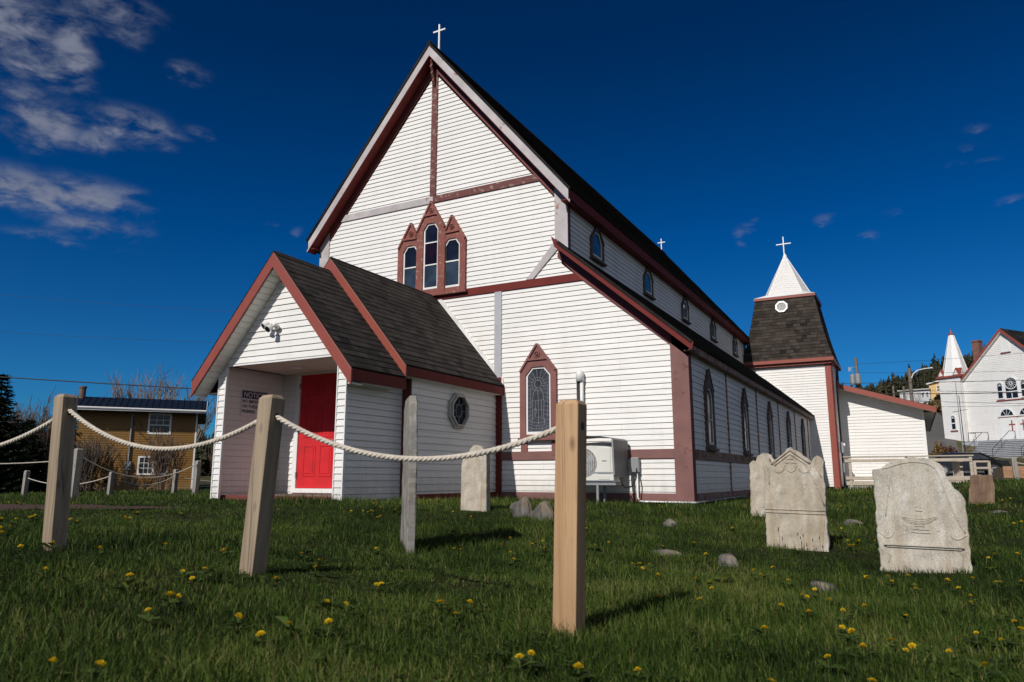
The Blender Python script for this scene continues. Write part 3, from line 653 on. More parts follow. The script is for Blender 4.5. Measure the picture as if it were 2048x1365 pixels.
def frustum_faces(prof,m,name,t=.014,h=.14,label=None):
    bm=NB()
    for (h0,z0),(h1,z1) in zip(prof,prof[1:]):
        for k in range(4):
            a=sq(h0,z0)[k];b=sq(h0,z0)[(k+1)%4]; c=sq(h1,z1)[k]; d=sq(h1,z1)[(k+1)%4]
            ud=Vector(b)-Vector(a); L_=ud.length; vd=(Vector(c)+Vector(d)-Vector(a)-Vector(b))/2; Lv=vd.length; ins=(L_-(Vector(d)-Vector(c)).length)/2
            mp=slope_map(a,ud,vd); lap(bm,[(0,0),(L_,0),(L_-ins,Lv),(ins,Lv)],h,t,mp,v0=0,jit=.2)
    return ob(name,bm,m,church,recalc=False,label=label)
frustum_faces([(1.70,5.03),(1.58,5.45),(1.42,6.1),(1.27,6.9),(1.13,7.66)],M['shingle_t'],'tower_skirt_roof',label='dark shingled flared upper stage of the tower')
bm=NB(); 
for k in range(4):
    c=sq(1.69,5.0); c2=sq(1.15,7.68); bar(bm,c[k],c2[k],.03,.03) if 0 else None
def sqring(name,h0,z0,z1,hin,m,label=None):
    bm=NB(); o0=[bm.verts.new(p) for p in sq(h0,z0)];o1=[bm.verts.new(p) for p in sq(h0,z1)];i0=[bm.verts.new(p) for p in sq(hin,z0)];i1=[bm.verts.new(p) for p in sq(hin,z1)]
    for k in range(4):
        j=(k+1)%4; bm.faces.new((o0[k],o0[j],o1[j],o1[k])); bm.faces.new((i0[k],i0[j],o0[j],o0[k])); bm.faces.new((o1[k],o1[j],i1[j],i1[k])); bm.faces.new((i0[k],i0[j],i1[j],i1[k]))
    return ob(name,bm,m,church,label=label)
sqring('tower_fascia',1.71,4.90,5.05,1.55,M['red_trim']); sqring('tower_frieze',1.605,4.80,4.89,1.54,M['red_trim'])
sqring('tower_cornice',1.19,7.63,7.73,1.0,M['red_trim'])
# white spire: square flare turning into an octagon
def octp(r,z,rot=22.5): return [(tx+r*math.cos(R(rot+45*k)),ty+r*math.sin(R(rot+45*k)),z) for k in range(8)]
bm=NB(); H=1.20
s8=[]; 
for k in range(8):
    a=R(45*k); cx_,sx_=math.cos(a),math.sin(a); f=H/max(abs(cx_),abs(sx_)); s8.append((tx+cx_*f,ty+sx_*f,7.735))
corn=[(tx+sx*H,ty+sy*H,7.735) for sx,sy in ((1,1),(-1,1),(-1,-1),(1,-1))]
o8=octp(.93,7.97,0)
vo=[bm.verts.new(p) for p in o8]; vs=[bm.verts.new(p) for p in s8]
for k in range(8):
    j=(k+1)%8
    bm.faces.new((vs[k],vs[j],vo[j],vo[k]))
ob('spire_skirt',bm,M['white_trim'],church)
bm=NB()
for k in range(8):
    a=Vector(o8[k]);b=Vector(o8[(k+1)%8]); ap=Vector((tx,ty,9.80)); ud=b-a; L_=ud.length; vd=ap-(a+b)/2; Lv=vd.length
    mp=slope_map(a,ud,vd); lap(bm,[(0,0),(L_,0),(L_*.52,Lv*.96),(L_*.48,Lv*.96)],.105,.007,mp,v0=0)
ob('spire',bm,M['white'],church,recalc=False,label='white octagonal spire on the tower')
bm=NB()
for k in range(8): tube(bm,[o8[k],(tx,ty,9.80)],.022,5)
lathe(bm,[(.10,-.08),(.075,.03),(.03,.12),(.01,.14)],(tx,ty,9.72),10)
ob('spire_ribs',bm,M['white_trim'],church)
cross('tower_cross',tx-.02,ty,9.8,10.60,10.28,.30,.022,church,'white cross on top of the spire')
# octagonal louvre
oc=[(4.80+.25*math.cos(R(22.5+45*k)),7.28+.25*math.sin(R(22.5+45*k))) for k in range(8)]
oi=[(4.80+.19*math.cos(R(22.5+45*k)),7.28+.19*math.sin(R(22.5+45*k))) for k in range(8)]
VM=lambda u,d,z:(u,ty-1.255-.16*(7.28-z)-d,z)
bm=NB(); ring(bm,oc,oi,-.06,.03,VM)
for k in range(8):
    z=7.12+.045*k; hw=math.sqrt(max(.001,.185**2-(z-7.28)**2)); bar(bm,VM(4.8-hw,.0,z),VM(4.8+hw,.0,z),.03,.012)
prism(bm,oi,-.05,-.03,VM); ob('louvre_vent',bm,M['white_plastic'],church)

# ---- rear hall with the low pitched roof
AY=20.0; al=.326
zt=lambda x:4.235-al*(x-6.5)
AF=XZ(AY)
wall('hall_wall',[[(4.8,.2),(9.48,.2),(9.48,zt(9.48)-.1),(4.8,zt(4.8)-.1)]],AF,h=.125,label='white lapped end wall of the rear hall')
wall('hall_wall',[[(AY,.2),(33,.2),(33,3.1),(AY,3.1)]],YZ(9.48),h=.125)
plate('hall_corner',[[(9.40,.2),(9.49,.2),(9.49,3.1),(9.40,3.12)]],.0,.03,AF,M['white_trim'])
bm=NB(); hh=[(4.8,zt(4.8)),(9.88,zt(9.88)),(9.88,zt(9.88)-.06),(4.8,zt(4.8)-.06)]
prism(bm,hh,-33.3,-(AY-.55),F); l2=[(0.2,zt(4.8)-1.45),(4.8,zt(4.8)),(4.8,zt(4.8)-.06),(0.2,zt(4.8)-1.51)]; prism(bm,l2,-33.3,-(AY+1.2),F); ob('hall_roof',bm,M['shingle'],church)
plate('hall_rake_fascia',[[(6.3,zt(6.3)-.22),(9.90,zt(9.90)-.22),(9.90,zt(9.90)-.012),(6.3,zt(6.3)-.012)]],.0,.03,XZ(AY-.55),M['red_trim'],label='red fascia board of the rear hall')
bm=NB(); prism(bm,[(6.4,zt(6.4)-.20),(9.86,zt(9.86)-.20),(9.86,zt(9.86)-.18),(6.4,zt(6.4)-.18)],-(AY),-(AY-.55)-.0,F); prism(bm,[(9.5,zt(9.86)-.2),(9.87,zt(9.86)-.2),(9.87,zt(9.86)-.18),(9.5,zt(9.86)-.18)],-33.2,-AY,F)
ob('hall_soffit',bm,M['soffit_white'],church)
bm=NB(); box(bm,9.88,9.91,AY-.55,33.3,zt(9.9)-.22,zt(9.9)-.01); ob('hall_eave_fascia',bm,M['red_trim'],church)
bm=NB(); box(bm,2,9.4,AY+.1,32.9,-.3,2.9); ob('hall_core',bm,M['white'],church)
# meter box and pipes on the tower side
# ---- entrance porch
px=.086; PY=-4.328; P2=-2.914
sl=1.171
PF=XZ(PY)
zs=lambda dx:3.80-sl*abs(dx)
wall('porch_gable',[[(px-1.27,2.32),(px+1.27,2.32),(px,3.80)]],PF,label='white lapped gable above the porch opening')
# jambs (front pilasters)
wall('porch_jamb',[[(-1.31,.12),(-1.14,.12),(-1.14,2.36),(-1.31,2.36)]],PF); wall('porch_jamb',[[(1.32,.12),(1.488,.12),(1.488,2.3),(1.32,2.3)]],PF)
bm=NB()
for x in (-1.318,-1.148,1.312,1.488): box(bm,x-.009,x+.009,PY-.024,PY+.02,.11,2.32)
box(bm,-1.16,1.34,PY-.024,PY+.005,2.30,2.325)
ob('jamb_trim',bm,M['white_trim'],church)
# inner faces
YL=lambda u,d,z:(-1.27+d,u,z)
wall('porch_inner_wall',[[(PY+.02,.12),(P2,.12),(P2,2.33),(PY+.02,2.33)]],YL,label='white lapped left wall inside the porch')
wall('porch_inner_wall',[[(PY+.02,.12),(P2,.12),(P2,2.33),(PY+.02,2.33)]],lambda u,d,z:(1.43-d,u,z))
BW=XZ(P2-.02)
wall('porch_back_wall',[[(-1.27,.17),(-.90,.17),(-.90,2.33),(-1.27,2.33)]],BW); wall('porch_back_wall',[[(.22,.17),(1.43,.17),(1.43,2.33),(.22,2.33)]],BW)
bm=NB(); box(bm,-1.145,1.318,PY+.0,P2-.02,2.33,2.35); 
ob('porch_ceiling',bm,M['beige_soffit'],church)
bm=NB()
for k in range(14):
    y=PY+.08+k*.1; box(bm,-1.26,1.42,y,y+.008,2.326,2.332)
ob('ceiling_grooves',bm,M['soffit_white'],church)
bm=NB(); 
for (x,y) in ((-.3,-3.6),(.65,-3.6)): lathe(bm,[(.06,0),(.10,.012),(.10,.02)],(x,y,2.308),16)
ob('ceiling_light',bm,M['white_plastic'],church)
bm=NB(); box(bm,-1.26,1.43,PY+.16,P2-.03,.05,.165); ob('porch_floor',bm,M['floor_grey'],church,bevel=.01)
bm=NB(); box(bm,-1.26,1.43,PY+.12,PY+.155,.04,.168); ob('porch_riser',bm,M['step_red'],church,bevel=.004,label='dark red board across the porch floor edge')
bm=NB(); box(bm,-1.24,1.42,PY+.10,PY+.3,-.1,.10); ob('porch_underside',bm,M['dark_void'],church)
# outer side walls of front section
wall('porch_side_wall',[[(PY,.12),(P2,.12),(P2,2.05),(PY,2.05)]],YZ(1.477),label='shaded right wall of the front porch section')
wall('porch_side_wall',[[(PY,.12),(P2,.12),(P2,2.05),(PY,2.05)]],lambda u,d,z:(-1.325-d,u,z))
bm=NB(); box(bm,-1.33,-1.275,PY+.03,P2,.1,2.3); box(bm,1.435,1.476,PY+.03,P2,.1,2.3); ob('porch_wall_core',bm,M['white_trim'],church)
wall('vestibule_wall',[[(P2,.18),(-.0,.18),(-.0,2.27),(P2,2.27)]],YZ(1.65),h=.1145,label='shaded right wall of the vestibule')
wall('vestibule_wall',[[(P2,.18),(-.0,.18),(-.0,2.27),(P2,2.27)]],lambda u,d,z:(-1.478-d,u,z))
plate('base_board',[[(P2,-.02),(-.01,-.02),(-.01,.178),(P2,.178)]],.0,.03,YZ(1.65),M['red_dark'])
plate('vestibule_corner',[[(1.495,-.02),(1.668,-.02),(1.668,2.14),(1.495,2.14)]],.0,.03,XZ(P2),M['maroon'],label='dark red return board between the two porch sections')
plate('vestibule_corner',[[(-1.5,.0),(-1.33,.0),(-1.33,2.14),(-1.5,2.14)]],.0,.03,XZ(P2),M['maroon'])
bm=NB(); prism(bm,[(-1.5,2.2),(1.66,2.2),(px,4.05)],0,.02,XZ(P2-.0)); ob('vestibule_gable',bm,M['white_trim'],church)
# roofs
def proof(z0,x0hw,z1,y0,y1,nm,lab):
    for s in (1,-1): roof_side(nm,s,px,z0,px+s*(x0hw+.02),z1-.02,y0,y1,h=.135,t=.008,label=lab if s>0 else None)
proof(4.099,1.724,2.08,PY-.30,-3.28,'porch_roof','right slope of the front porch roof')
proof(4.346,1.728,2.29,-3.30,-.0,'vestibule_roof','right slope of the vestibule roof')
def vee(z0,hw,z1,w,off=.035):
    z0-=off;z1-=off
    return [[(px,z0-w),(px+hw,z1-w),(px+hw,z1),(px,z0)],[(px-hw,z1-w),(px,z0-w),(px,z0),(px-hw,z1)]]
a,b_=vee(4.099,1.735,2.068,.25)
plate('porch_fascia',[a],.0,.03,XZ(PY-.277),M['red_trim']); plate('porch_fascia',[b_],.0,.03,XZ(PY-.277),M['red_trim'])
a,b_=vee(4.346,1.735,2.282,.25,.03)
plate('vestibule_fascia',[a],.0,.03,XZ(-3.28),M['red_trim']); plate('vestibule_fascia',[b_],.0,.03,XZ(-3.28),M['red_trim'])
# soffit under front rake
bm=NB()
for s in (1,-1): prism(bm,[(px,3.815),(px+s*1.70,3.815-sl*1.70),(px+s*1.70,3.800-sl*1.70),(px,3.800)],-.0,.275,XZ(PY))
for s in (1,-1):
    x0,x1=sorted((px+s*1.39,px+s*1.70)); box(bm,x0,x1,PY,-3.3,1.86,1.875)
ob('porch_soffit',bm,M['soffit_white'],church,label='white vented soffit under the porch rake')
bm=NB()
for s in (1,-1):
    for k in range(22): u=px+s*(.08+.075*k); z=3.797-sl*abs(u-px); box(bm,u-.004,u+.004,PY-.27,PY-.01,z-.012,z+.004)
ob('soffit_ribs',bm,M['beige_soffit'],church)
for s in (1,-1):
    bm=NB(); x=px+s*1.735; box(bm,min(x,x-s*.03),max(x,x-s*.03),PY-.277,-3.28,1.86,2.035); ob('porch_eave_fascia',bm,M['red_dark'],church)
for s in (1,-1):
    bm=NB(); x=px+s*1.738; box(bm,min(x,x-s*.03),max(x,x-s*.03),-3.279,-.0,2.09,2.245); ob('vestibule_eave_fascia',bm,M['red_dark'],church)
    bm=NB(); x0,x1=sorted((px+s*1.56,px+s*1.71)); box(bm,x0,x1,-3.25,0,2.085,2.1); ob('vestibule_eave_soffit',bm,M['soffit_white'],church)
# wall flashing along vestibule roof
bm=NB(); 
for s in (1,-1): prism(bm,[(px+s*.0,4.36),(px+s*1.73,2.30),(px+s*1.73,2.41),(px+s*.0,4.49)],.0,.03,F)
ob('roof_flashing',bm,M['white_chip'],church,label='white flashing where the vestibule roof meets the front wall')
# octagonal window
OM=YZ(1.668)
def octw(r,zs_=1.0,c=(-1.475,1.66)): return [(c[0]+r*math.cos(R(22.5+45*k)),c[1]+r*zs_*math.sin(R(22.5+45*k))) for k in range(8)]
bm=NB(); ring(bm,octw(.35),octw(.285),-.01,.04,OM); ring(bm,octw(.305),octw(.27),.0,.075,OM); w=ob('octagon_window',bm,M['white_old'],church,bevel=.004,label='white octagonal window in the vestibule wall')
bm=NB(); prism(bm,octw(.27),.0,.008,OM); ob('pane',bm,M['glass'],w)
bm=NB(); rp=[OM(-1.475+.1*math.cos(a),.02,1.66+.12*math.sin(a)) for a in [k*math.pi/6 for k in range(13)]]; tube(bm,rp,.006,4,cap=False)
for k in range(8): a=R(45*k); tube(bm,[OM(-1.475+.1*math.cos(a),.02,1.66+.12*math.sin(a)),OM(-1.475+.24*math.cos(a),.02,1.66+.24*math.sin(a))],.004,4)
ob('lead_cames',bm,M['came'],w)
# door
DX0,DX1,DZ0,DZ1=-.80,.13,.27,2.30
bm=NB(); d_=.045
prism(bm,[(DX0-.10,.19),(DX0,.19),(DX0,DZ1+.03),(DX0-.10,DZ1+.03)],0,d_,BW); prism(bm,[(DX1,.19),(DX1+.10,.19),(DX1+.10,DZ1+.03),(DX1,DZ1+.03)],0,d_,BW); prism(bm,[(DX0,DZ1),(DX1,DZ1),(DX1,DZ1+.028),(DX0,DZ1+.028)],0,d_-.003,BW); prism(bm,[(DX0,.19),(DX1,.19),(DX1,.265),(DX0,.265)],0,d_+.03,BW)
ob('door_frame',bm,M['white_trim'],church,bevel=.003)
bm=NB(); prism(bm,[(DX0+.004,DZ0),(DX1-.004,DZ0),(DX1-.004,DZ1),(DX0+.004,DZ1)],-.02,.012,BW)
dw=DX1-DX0
for (a,b_) in ((.14,.45),(.55,.86)):
    for (c,d) in ((.10,.37),(.44,.74),(.80,.93)):
        u0,u1=DX0+a*dw,DX0+b_*dw; z0,z1=DZ0+c*2.03,DZ0+d*2.03
        o_=[(u0,z0),(u1,z0),(u1,z1),(u0,z1)]; i_=[(u0+.025,z0+.025),(u1-.025,z0+.025),(u1-.025,z1-.025),(u0+.025,z1-.025)]
        ring(bm,o_,i_,.012,.021,BW); i2=[(u0+.05,z0+.05),(u1-.05,z0+.05),(u1-.05,z1-.05),(u0+.05,z1-.05)]; prism(bm,i2,.012,.019,BW)
door=ob('door',bm,M['door_red'],church,bevel=.002,label='red six panel entrance door')
bm=NB(); prism(bm,[(.055,1.02),(.105,1.02),(.105,1.36),(.055,1.36)],.012,.03,BW); tube(bm,[BW(.08,.03,1.1),BW(.08,.07,1.1),BW(.02,.07,1.1)],.01,6); ob('door_handle',bm,paint('patinated_lock',(.16,.22,.20),.4,.1),door)
for z in (.5,1.3,2.1): bm=NB(); prism(bm,[(DX0-.012,z-.05),(DX0+.012,z-.05),(DX0+.012,z+.05),(DX0-.012,z+.05)],.012,.05,BW); ob('hinge',bm,M['metal_grey'],door)
B_OUT=[(8.658, -0.285), (8.664, -0.221), (8.666, 0.114), (8.669, 0.517), (8.74, 0.522), (8.784, 0.558), (8.867, 0.596), (8.967, 0.608), (9.072, 0.596), (9.136, 0.561), (9.169, 0.509), (9.172, 0.461), (9.188, 0.418), (9.221, 0.372), (9.278, 0.295), (9.276, 0.172), (9.275, -0.065), (9.269, -0.33)]
B_LEDGE=[(8.705, -0.042), (9.236, -0.049), (9.235, -0.063), (8.704, -0.057)]
B_PANEL=[(8.709, -0.064), (8.708, -0.229), (9.175, -0.254), (9.184, -0.065)]
B_C0=[(8.839, 0.161), (8.865, 0.124), (8.912, 0.104), (8.97, 0.101), (9.039, 0.124), (9.088, 0.164)]
B_C1=[(8.844, 0.164), (8.886, 0.133), (8.943, 0.119), (9.011, 0.132), (9.08, 0.167)]
B_C2=[(8.849, 0.165), (8.906, 0.144), (8.964, 0.139), (9.022, 0.15), (9.076, 0.169)]
B_C3=[(8.926, 0.091), (8.993, 0.089)]
B_C4=[(8.902, 0.043), (9.023, 0.039)]
B_C5=[(8.909, 0.067), (9.019, 0.062)]
B_C6=[(8.936, 0.207), (8.988, 0.201)]
B_C7=[(8.675, 0.04), (8.699, 0.022), (8.722, -0.002), (8.751, -0.003), (8.778, 0.025), (8.78, 0.047)]
B_C8=[(9.152, 0.038), (9.168, 0.007), (9.204, -0.005), (9.233, 0.015), (9.262, 0.032)]
B_C9=[(9.103, 0.52), (9.132, 0.423), (9.173, 0.253), (9.216, 0.118), (9.254, 0.047)]
B_C10=[(8.802, 0.477), (8.772, 0.356), (8.735, 0.159)]
B_C11=[(9.205, -0.089), (9.229, -0.119), (9.211, -0.171), (9.228, -0.221)]
B_C12=[(8.727, -0.111), (8.744, -0.142), (8.726, -0.186)]
B_C13=[(8.74, 0.52), (8.791, 0.531), (8.864, 0.56), (8.963, 0.573), (9.059, 0.557), (9.103, 0.52)]
A_OUT=[(7.644, -0.277), (7.649, -0.049), (7.658, 0.36), (7.665, 0.602), (7.689, 0.647), (7.713, 0.63), (7.753, 0.581), (7.817, 0.642), (7.92, 0.747), (8.01, 0.681), (8.102, 0.605), (8.15, 0.658), (8.199, 0.638), (8.216, 0.606), (8.205, 0.231), (8.203, -0.289)]
A_C0=[(7.739, 0.581), (7.918, 0.717), (8.094, 0.585)]
A_C1=[(7.765, 0.567), (7.916, 0.678), (8.055, 0.578), (8.104, 0.457), (8.192, 0.191)]
A_C2=[(7.653, 0.155), (8.195, 0.145)]
A_C3=[(7.651, 0.125), (8.193, 0.113)]
A_C4=[(7.764, 0.55), (7.775, 0.512), (7.808, 0.501), (7.849, 0.532), (7.866, 0.58)]
A_C5=[(7.766, 0.532), (7.787, 0.498), (7.821, 0.498), (7.863, 0.539)]
A_C6=[(7.988, 0.545), (8.011, 0.511), (8.049, 0.5), (8.083, 0.524), (8.095, 0.564)]
A_C7=[(7.984, 0.531), (8.017, 0.497), (8.062, 0.497), (8.096, 0.531)]
A_C8=[(7.87, 0.591), (7.913, 0.596), (7.971, 0.586)]
A_C9=[(7.882, 0.628), (7.941, 0.627)]
A_C10=[(7.872, 0.58), (7.875, 0.525), (7.92, 0.5), (7.96, 0.525), (7.97, 0.572)]
A_C11=[(7.673, 0.602), (7.714, 0.498), (7.707, 0.388)]
A_C12=[(8.148, 0.631), (8.131, 0.564), (8.186, 0.457)]
A_C13=[(8.186, 0.099), (8.17, -0.032), (8.146, -0.189)]
A2_OUT=[(6.913, -0.146), (6.928, 0.283), (6.939, 0.638), (6.987, 0.697), (7.024, 0.667), (7.058, 0.746), (7.118, 0.788), (7.186, 0.787), (7.241, 0.753), (7.275, 0.694), (7.328, 0.634), (7.339, 0.518), (7.316, -0.135)]
C_OUT=[(3.89, -0.015), (3.897, 0.605), (3.93, 0.752), (3.958, 0.771), (3.985, 0.751), (4.001, 0.764), (4.024, 0.817), (4.071, 0.853), (4.126, 0.86), (4.189, 0.834), (4.225, 0.787), (4.236, 0.747), (4.267, 0.76), (4.272, -0.006)]
BR_OUT=[(9.734, -0.021), (9.776, 0.269), (9.818, 0.481), (9.855, 0.501), (9.907, 0.496), (9.961, 0.515), (10.011, 0.495), (10.08, 0.5), (10.14, 0.495), (10.156, 0.401), (10.159, 0.272), (10.136, -0.024)]
DAND= [(2.54, -9.54), (2.87, -9.61), (2.29, -9.17), (2.17, -9.08), (3.75, -10.17), (4.1, -10.34), (3.63, -10.05), (5.79, -11.04), (5.04, -10.74), (4.83, -10.46), (3.33, -9.47), (3.5, -9.52), (5.2, -10.43), (6.06, -10.85), (6.18, -10.94), (2.07, -8.03), (2.38, -7.76), (2.31, -8.37), (2.7, -8.59), (3.04, -8.82), (3.06, -8.79), (5.3, -10.12), (5.61, -9.99), (6.12, -10.64), (6.16, -10.56), (6.28, -10.72), (6.5, -10.99), (6.51, -10.96), (6.63, -11.17), (6.91, -11.03), (7.0, -11.7), (7.09, -11.63), (-1.55, -7.0), (-2.63, -6.78), (-2.49, -6.73), (-1.9, -7.0), (2.49, -9.3), (3.6, -6.71), (3.51, -6.49), (3.6, -6.4), (3.63, -6.35), (3.54, -6.19), (3.66, -6.31), (2.97, -5.44), (2.2, -4.44), (3.49, -5.96), (3.7, -5.95), (4.03, -6.7), (4.03, -6.64), (4.13, -6.8), (2.86, -4.03), (2.6, -3.46), (3.72, -5.04), (4.25, -5.59), (4.66, -6.36), (5.27, -7.19), (5.37, -7.11), (5.65, -7.58), (5.87, -8.08), (6.0, -8.19), (6.0, -7.59), (5.84, -7.14), (6.35, -8.07), (5.76, -9.55), (6.17, -9.84), (6.36, -10.08), (6.49, -10.46), (6.78, -10.13), (6.74, -10.05), (6.92, -10.61), (7.05, -10.65), (7.07, -10.96), (7.11, -11.12), (7.2, -10.91), (7.19, -10.24), (7.19, -10.22), (7.29, -10.16), (7.36, -10.38), (4.09, -4.26), (1.25, 0.74), (1.47, 0.6), (3.37, -4.91), (4.72, -5.96), (5.78, -8.89), (4.73, -5.02), (6.54, -8.38), (6.11, -7.25), (6.15, -7.13), (6.33, -7.48), (5.89, -5.14), (6.58, -7.04), (6.6, -6.77), (6.99, -6.5), (7.22, -7.94), (7.22, -7.79), (7.32, -7.88), (7.43, -8.35), (7.58, -8.52), (7.13, -5.99), (7.42, -6.74), (7.82, -8.59), (7.9, -8.62), (7.96, -8.46), (7.99, -8.92), (7.84, -9.35), (8.01, -9.25), (8.0, -7.85), (8.06, -7.95), (8.38, -9.69), (7.88, -10.76), (7.86, -10.8), (8.04, -10.77), (8.17, -10.62), (5.57, -1.97), (5.95, -2.84), (3.98, -2.64), (4.03, -2.51), (4.21, -3.44), (3.66, -2.49), (7.16, -4.5), (6.03, -5.9), (7.23, -3.58), (8.05, -7.45), (8.25, -8.14), (8.39, -8.65), (8.43, -8.77), (8.44, -8.54), (8.53, -8.72), (8.35, -9.07), (8.48, -9.13), (8.62, -9.09), (8.7, -8.93), (8.62, -7.33), (8.74, -7.06), (8.86, -6.93), (9.09, -7.15), (9.24, -6.98), (9.39, -6.44), (9.36, -7.09), (9.38, -7.17), (9.5, -7.05), (9.13, -7.65), (8.9, -7.68), (8.91, -7.89), (9.16, -8.23), (8.78, -7.6), (8.87, -8.98), (9.3, -8.73), (8.65, -9.51), (8.69, -9.59), (9.12, -9.32), (9.2, -9.33), (9.29, -9.1), (8.83, -9.69), (8.88, -9.83), (8.9, -9.76), (8.75, -9.92), (8.66, -10.17), (9.01, -9.85), (9.1, -10.02), (8.55, -10.56), (8.8, -10.39), (7.95, -5.64), (8.21, -3.97), (7.83, 0.72), (8.34, -4.92), (8.43, -4.82), (8.44, -4.97), (8.38, -5.26), (8.41, -5.27), (8.57, -4.83), (9.69, -2.48), (9.87, -1.88), (9.95, -2.15), (9.5, -5.23), (9.67, -5.16), (9.42, -5.75), (9.82, 1.71), (9.9, 1.69), (9.97, 1.76), (10.23, 2.35), (10.38, 2.58), (10.25, 1.95), (10.24, 2.35), (10.04, -2.02), (9.17, -8.03)]
# ---------------------------------------------------------------- things on the church
def text(s,size,m,loc,rot,name,parent,bold=.004,align='LEFT',sx=1):
    c=bpy.data.curves.new('t','FONT'); c.body=s; c.size=size; c.extrude=.0015; c.offset=bold; c.align_x=align
    o=bpy.data.objects.new('t',c); COL.objects.link(o); bpy.context.view_layer.update()
    me=bpy.data.meshes.new_from_object(o.evaluated_get(bpy.context.evaluated_depsgraph_get())); bpy.data.objects.remove(o)
    me.transform(Matrix.LocRotScale(Vector(loc),rot,Vector((sx,1,1)))); me.materials.clear()
    return ob(name,me,m,parent)
sg=thing('notice_sign','white notice sign with blue header and NO SMOKING lettering on the porch wall','sign',(-1.25,-3.91,1.51))
bm=NB(); box(bm,0,.006,0,.60,0,.46); ob('sign_board',bm,M['signwhite'],sg,bevel=.002)
bm=NB(); box(bm,.006,.009,.012,.588,.315,.447); ob('header_panel',bm,M['navy'],sg)
from mathutils import Euler
rt=Euler((R(90),0,R(90))).to_quaternion()
text('NOTICE',.125,M['signwhite'],(.0095,.045,.338),rt,'header_lettering',sg,.0012,sx=1.0)
for i,t in enumerate(('NO SMOKING','ON THESE','PREMISES')): text(t,.076,M['ink'],(.0075,.018,.238-.088*i),rt,'lettering',sg,.0010,sx=.98)
# floodlight
fl=thing('security_floodlight','white twin head security light on the porch gable','floodlight',(-.03,-4.345,2.88))
bm=NB(); cyl(bm,(0,.0,0),(0,-.05,0),.055,18); ob('base',bm,M['white_plastic'],fl,smooth=False,bevel=.004)
for dx,dy,dz_,ax in ((-.115,-.13,.03,-.5),(.0,-.16,-.035,0),):
    bm=NB(); tube(bm,[(0,-.04,.0),(dx*.5,-.09,dz_*.5+.01),(dx*.8,-.11,dz_)],.011,6); d=Vector((ax*.5,-.75,-.55)).normalized(); p=Vector((dx,dy,dz_))
    tube(bm,[p-d*.055,p-d*.03,p+d*.03,p+d*.06],[.022,.042,.055,.058],14); h=ob('lamp_head',bm,M['white_plastic'],fl)
    bm=NB(); tube(bm,[p+d*.0605,p+d*.063],[.047,.047],14); ob('lens',bm,M['glass'],h)
bm=NB(); ball(bm,(.05,-.10,.02),.042); tube(bm,[(0,-.04,0),(.05,-.09,.02)],.012,6); ob('motion_sensor',bm,M['white_plastic'],fl,smooth=True)
# capped pipe
cp=thing('capped_pipe','white capped vertical pipe cover on the front wall above the heat pump','pipe',(3.52,-.09,1.2))
bm=NB(); lathe(bm,[(.078,1.05),(.080,1.19),(.070,1.235),(.048,1.262),(.01,1.275)],(0,0,0),16); ob('cap',bm,M['white_plastic'],cp,smooth=True)
bm=NB(); tube(bm,[(.032,.0,1.07),(.03,.0,.6),(.03,0,-.1)],.036,8); ob('white_pipe',bm,M['white_plastic'],cp,smooth=True)
bm=NB(); tube(bm,[(-.04,.0,1.07),(-.04,.0,.5),(-.03,0,-.1)],.032,8); ob('black_line',bm,M['black'],cp,smooth=True)
# heat pump
hp=thing('heat_pump','cream outdoor heat pump under a bent grey metal hood beside the front wall','heat pump',(3.9,-.5,.0))
bm=NB(); box(bm,-.42,.46,-.15,.20,.37,1.02); cas=ob('casing',bm,M['cream_plastic'],hp,bevel=.012)
bm=NB(); box(bm,.17,.41,-.160,-.150,.52,.97); box(bm,.18,.38,-.158,-.150,.42,.49); ob('service_panel',bm,M['cream_plastic'],cas,bevel=.006)
bm=NB(); box(bm,.25,.34,-.1625,-.1602,.735,.748); ob('badge',bm,M['ink'],cas)
bm=NB(); 
prism(bm,[(-.10+.25*math.cos(k*math.pi/18),.72+.25*math.sin(k*math.pi/18)) for k in range(36)],.151,.156,lambda u,d,z:(u,-d,z)); ob('fan_opening',bm,paint('fan_recess',(.20,.19,.17),.6,.2),cas)
bm=NB()
for r in (.25,.2,.15,.1,.05): tube(bm,[(-.10+r*math.cos(a),-.165,.72+r*math.sin(a)) for a in [k*math.pi/18 for k in range(37)]],.003,4,cap=False)
for k in range(13):
    x=-.10-.24+.04*k; h=math.sqrt(max(0,.25**2-(x+.10)**2)); tube(bm,[(x,-.168,.72-h),(x,-.168,.72+h)],.003,4)
ob('fan_grille',bm,M['white_plastic'],cas)
bm=NB()
for k in range(5):
    a=R(72*k); v=[(-.10+.03*math.cos(a),-.157,.72+.03*math.sin(a)),(-.10+.22*math.cos(a+.1),-.157,.72+.22*math.sin(a+.1)),(-.10+.22*math.cos(a+.8),-.1585,.72+.22*math.sin(a+.8)),(-.10+.03*math.cos(a+.9),-.1585,.72+.03*math.sin(a+.9))]; quad(bm,*v)
ob('fan_blades',bm,M['metal_grey'],cas)
bm=NB(); # hood: right side plate with bent top
box(bm,.535,.545,-.34,.38,.47,1.10)
top=[(.54,1.10),(.49,1.135),(.30,1.165),(.0,1.18),(-.3,1.165),(-.5,1.13)]
for (a,z0),(b_,z1) in zip(top,top[1:]):
    v=[bm.verts.new(q) for q in ((a,-.36,z0),(b_,-.36,z1),(b_,.40,z1),(a,.40,z0),(a,-.36,z0-.008),(b_,-.36,z1-.008),(b_,.40,z1-.008),(a,.40,z0-.008))]
    bm.faces.new(v[:4]); bm.faces.new(v[4:][::-1]); bm.faces.new((v[0],v[1],v[5],v[4])); bm.faces.new((v[3],v[2],v[6],v[7]))
ob('metal_hood',bm,paint('dark_grey_hood',(.12,.12,.12),.5,.15),hp)
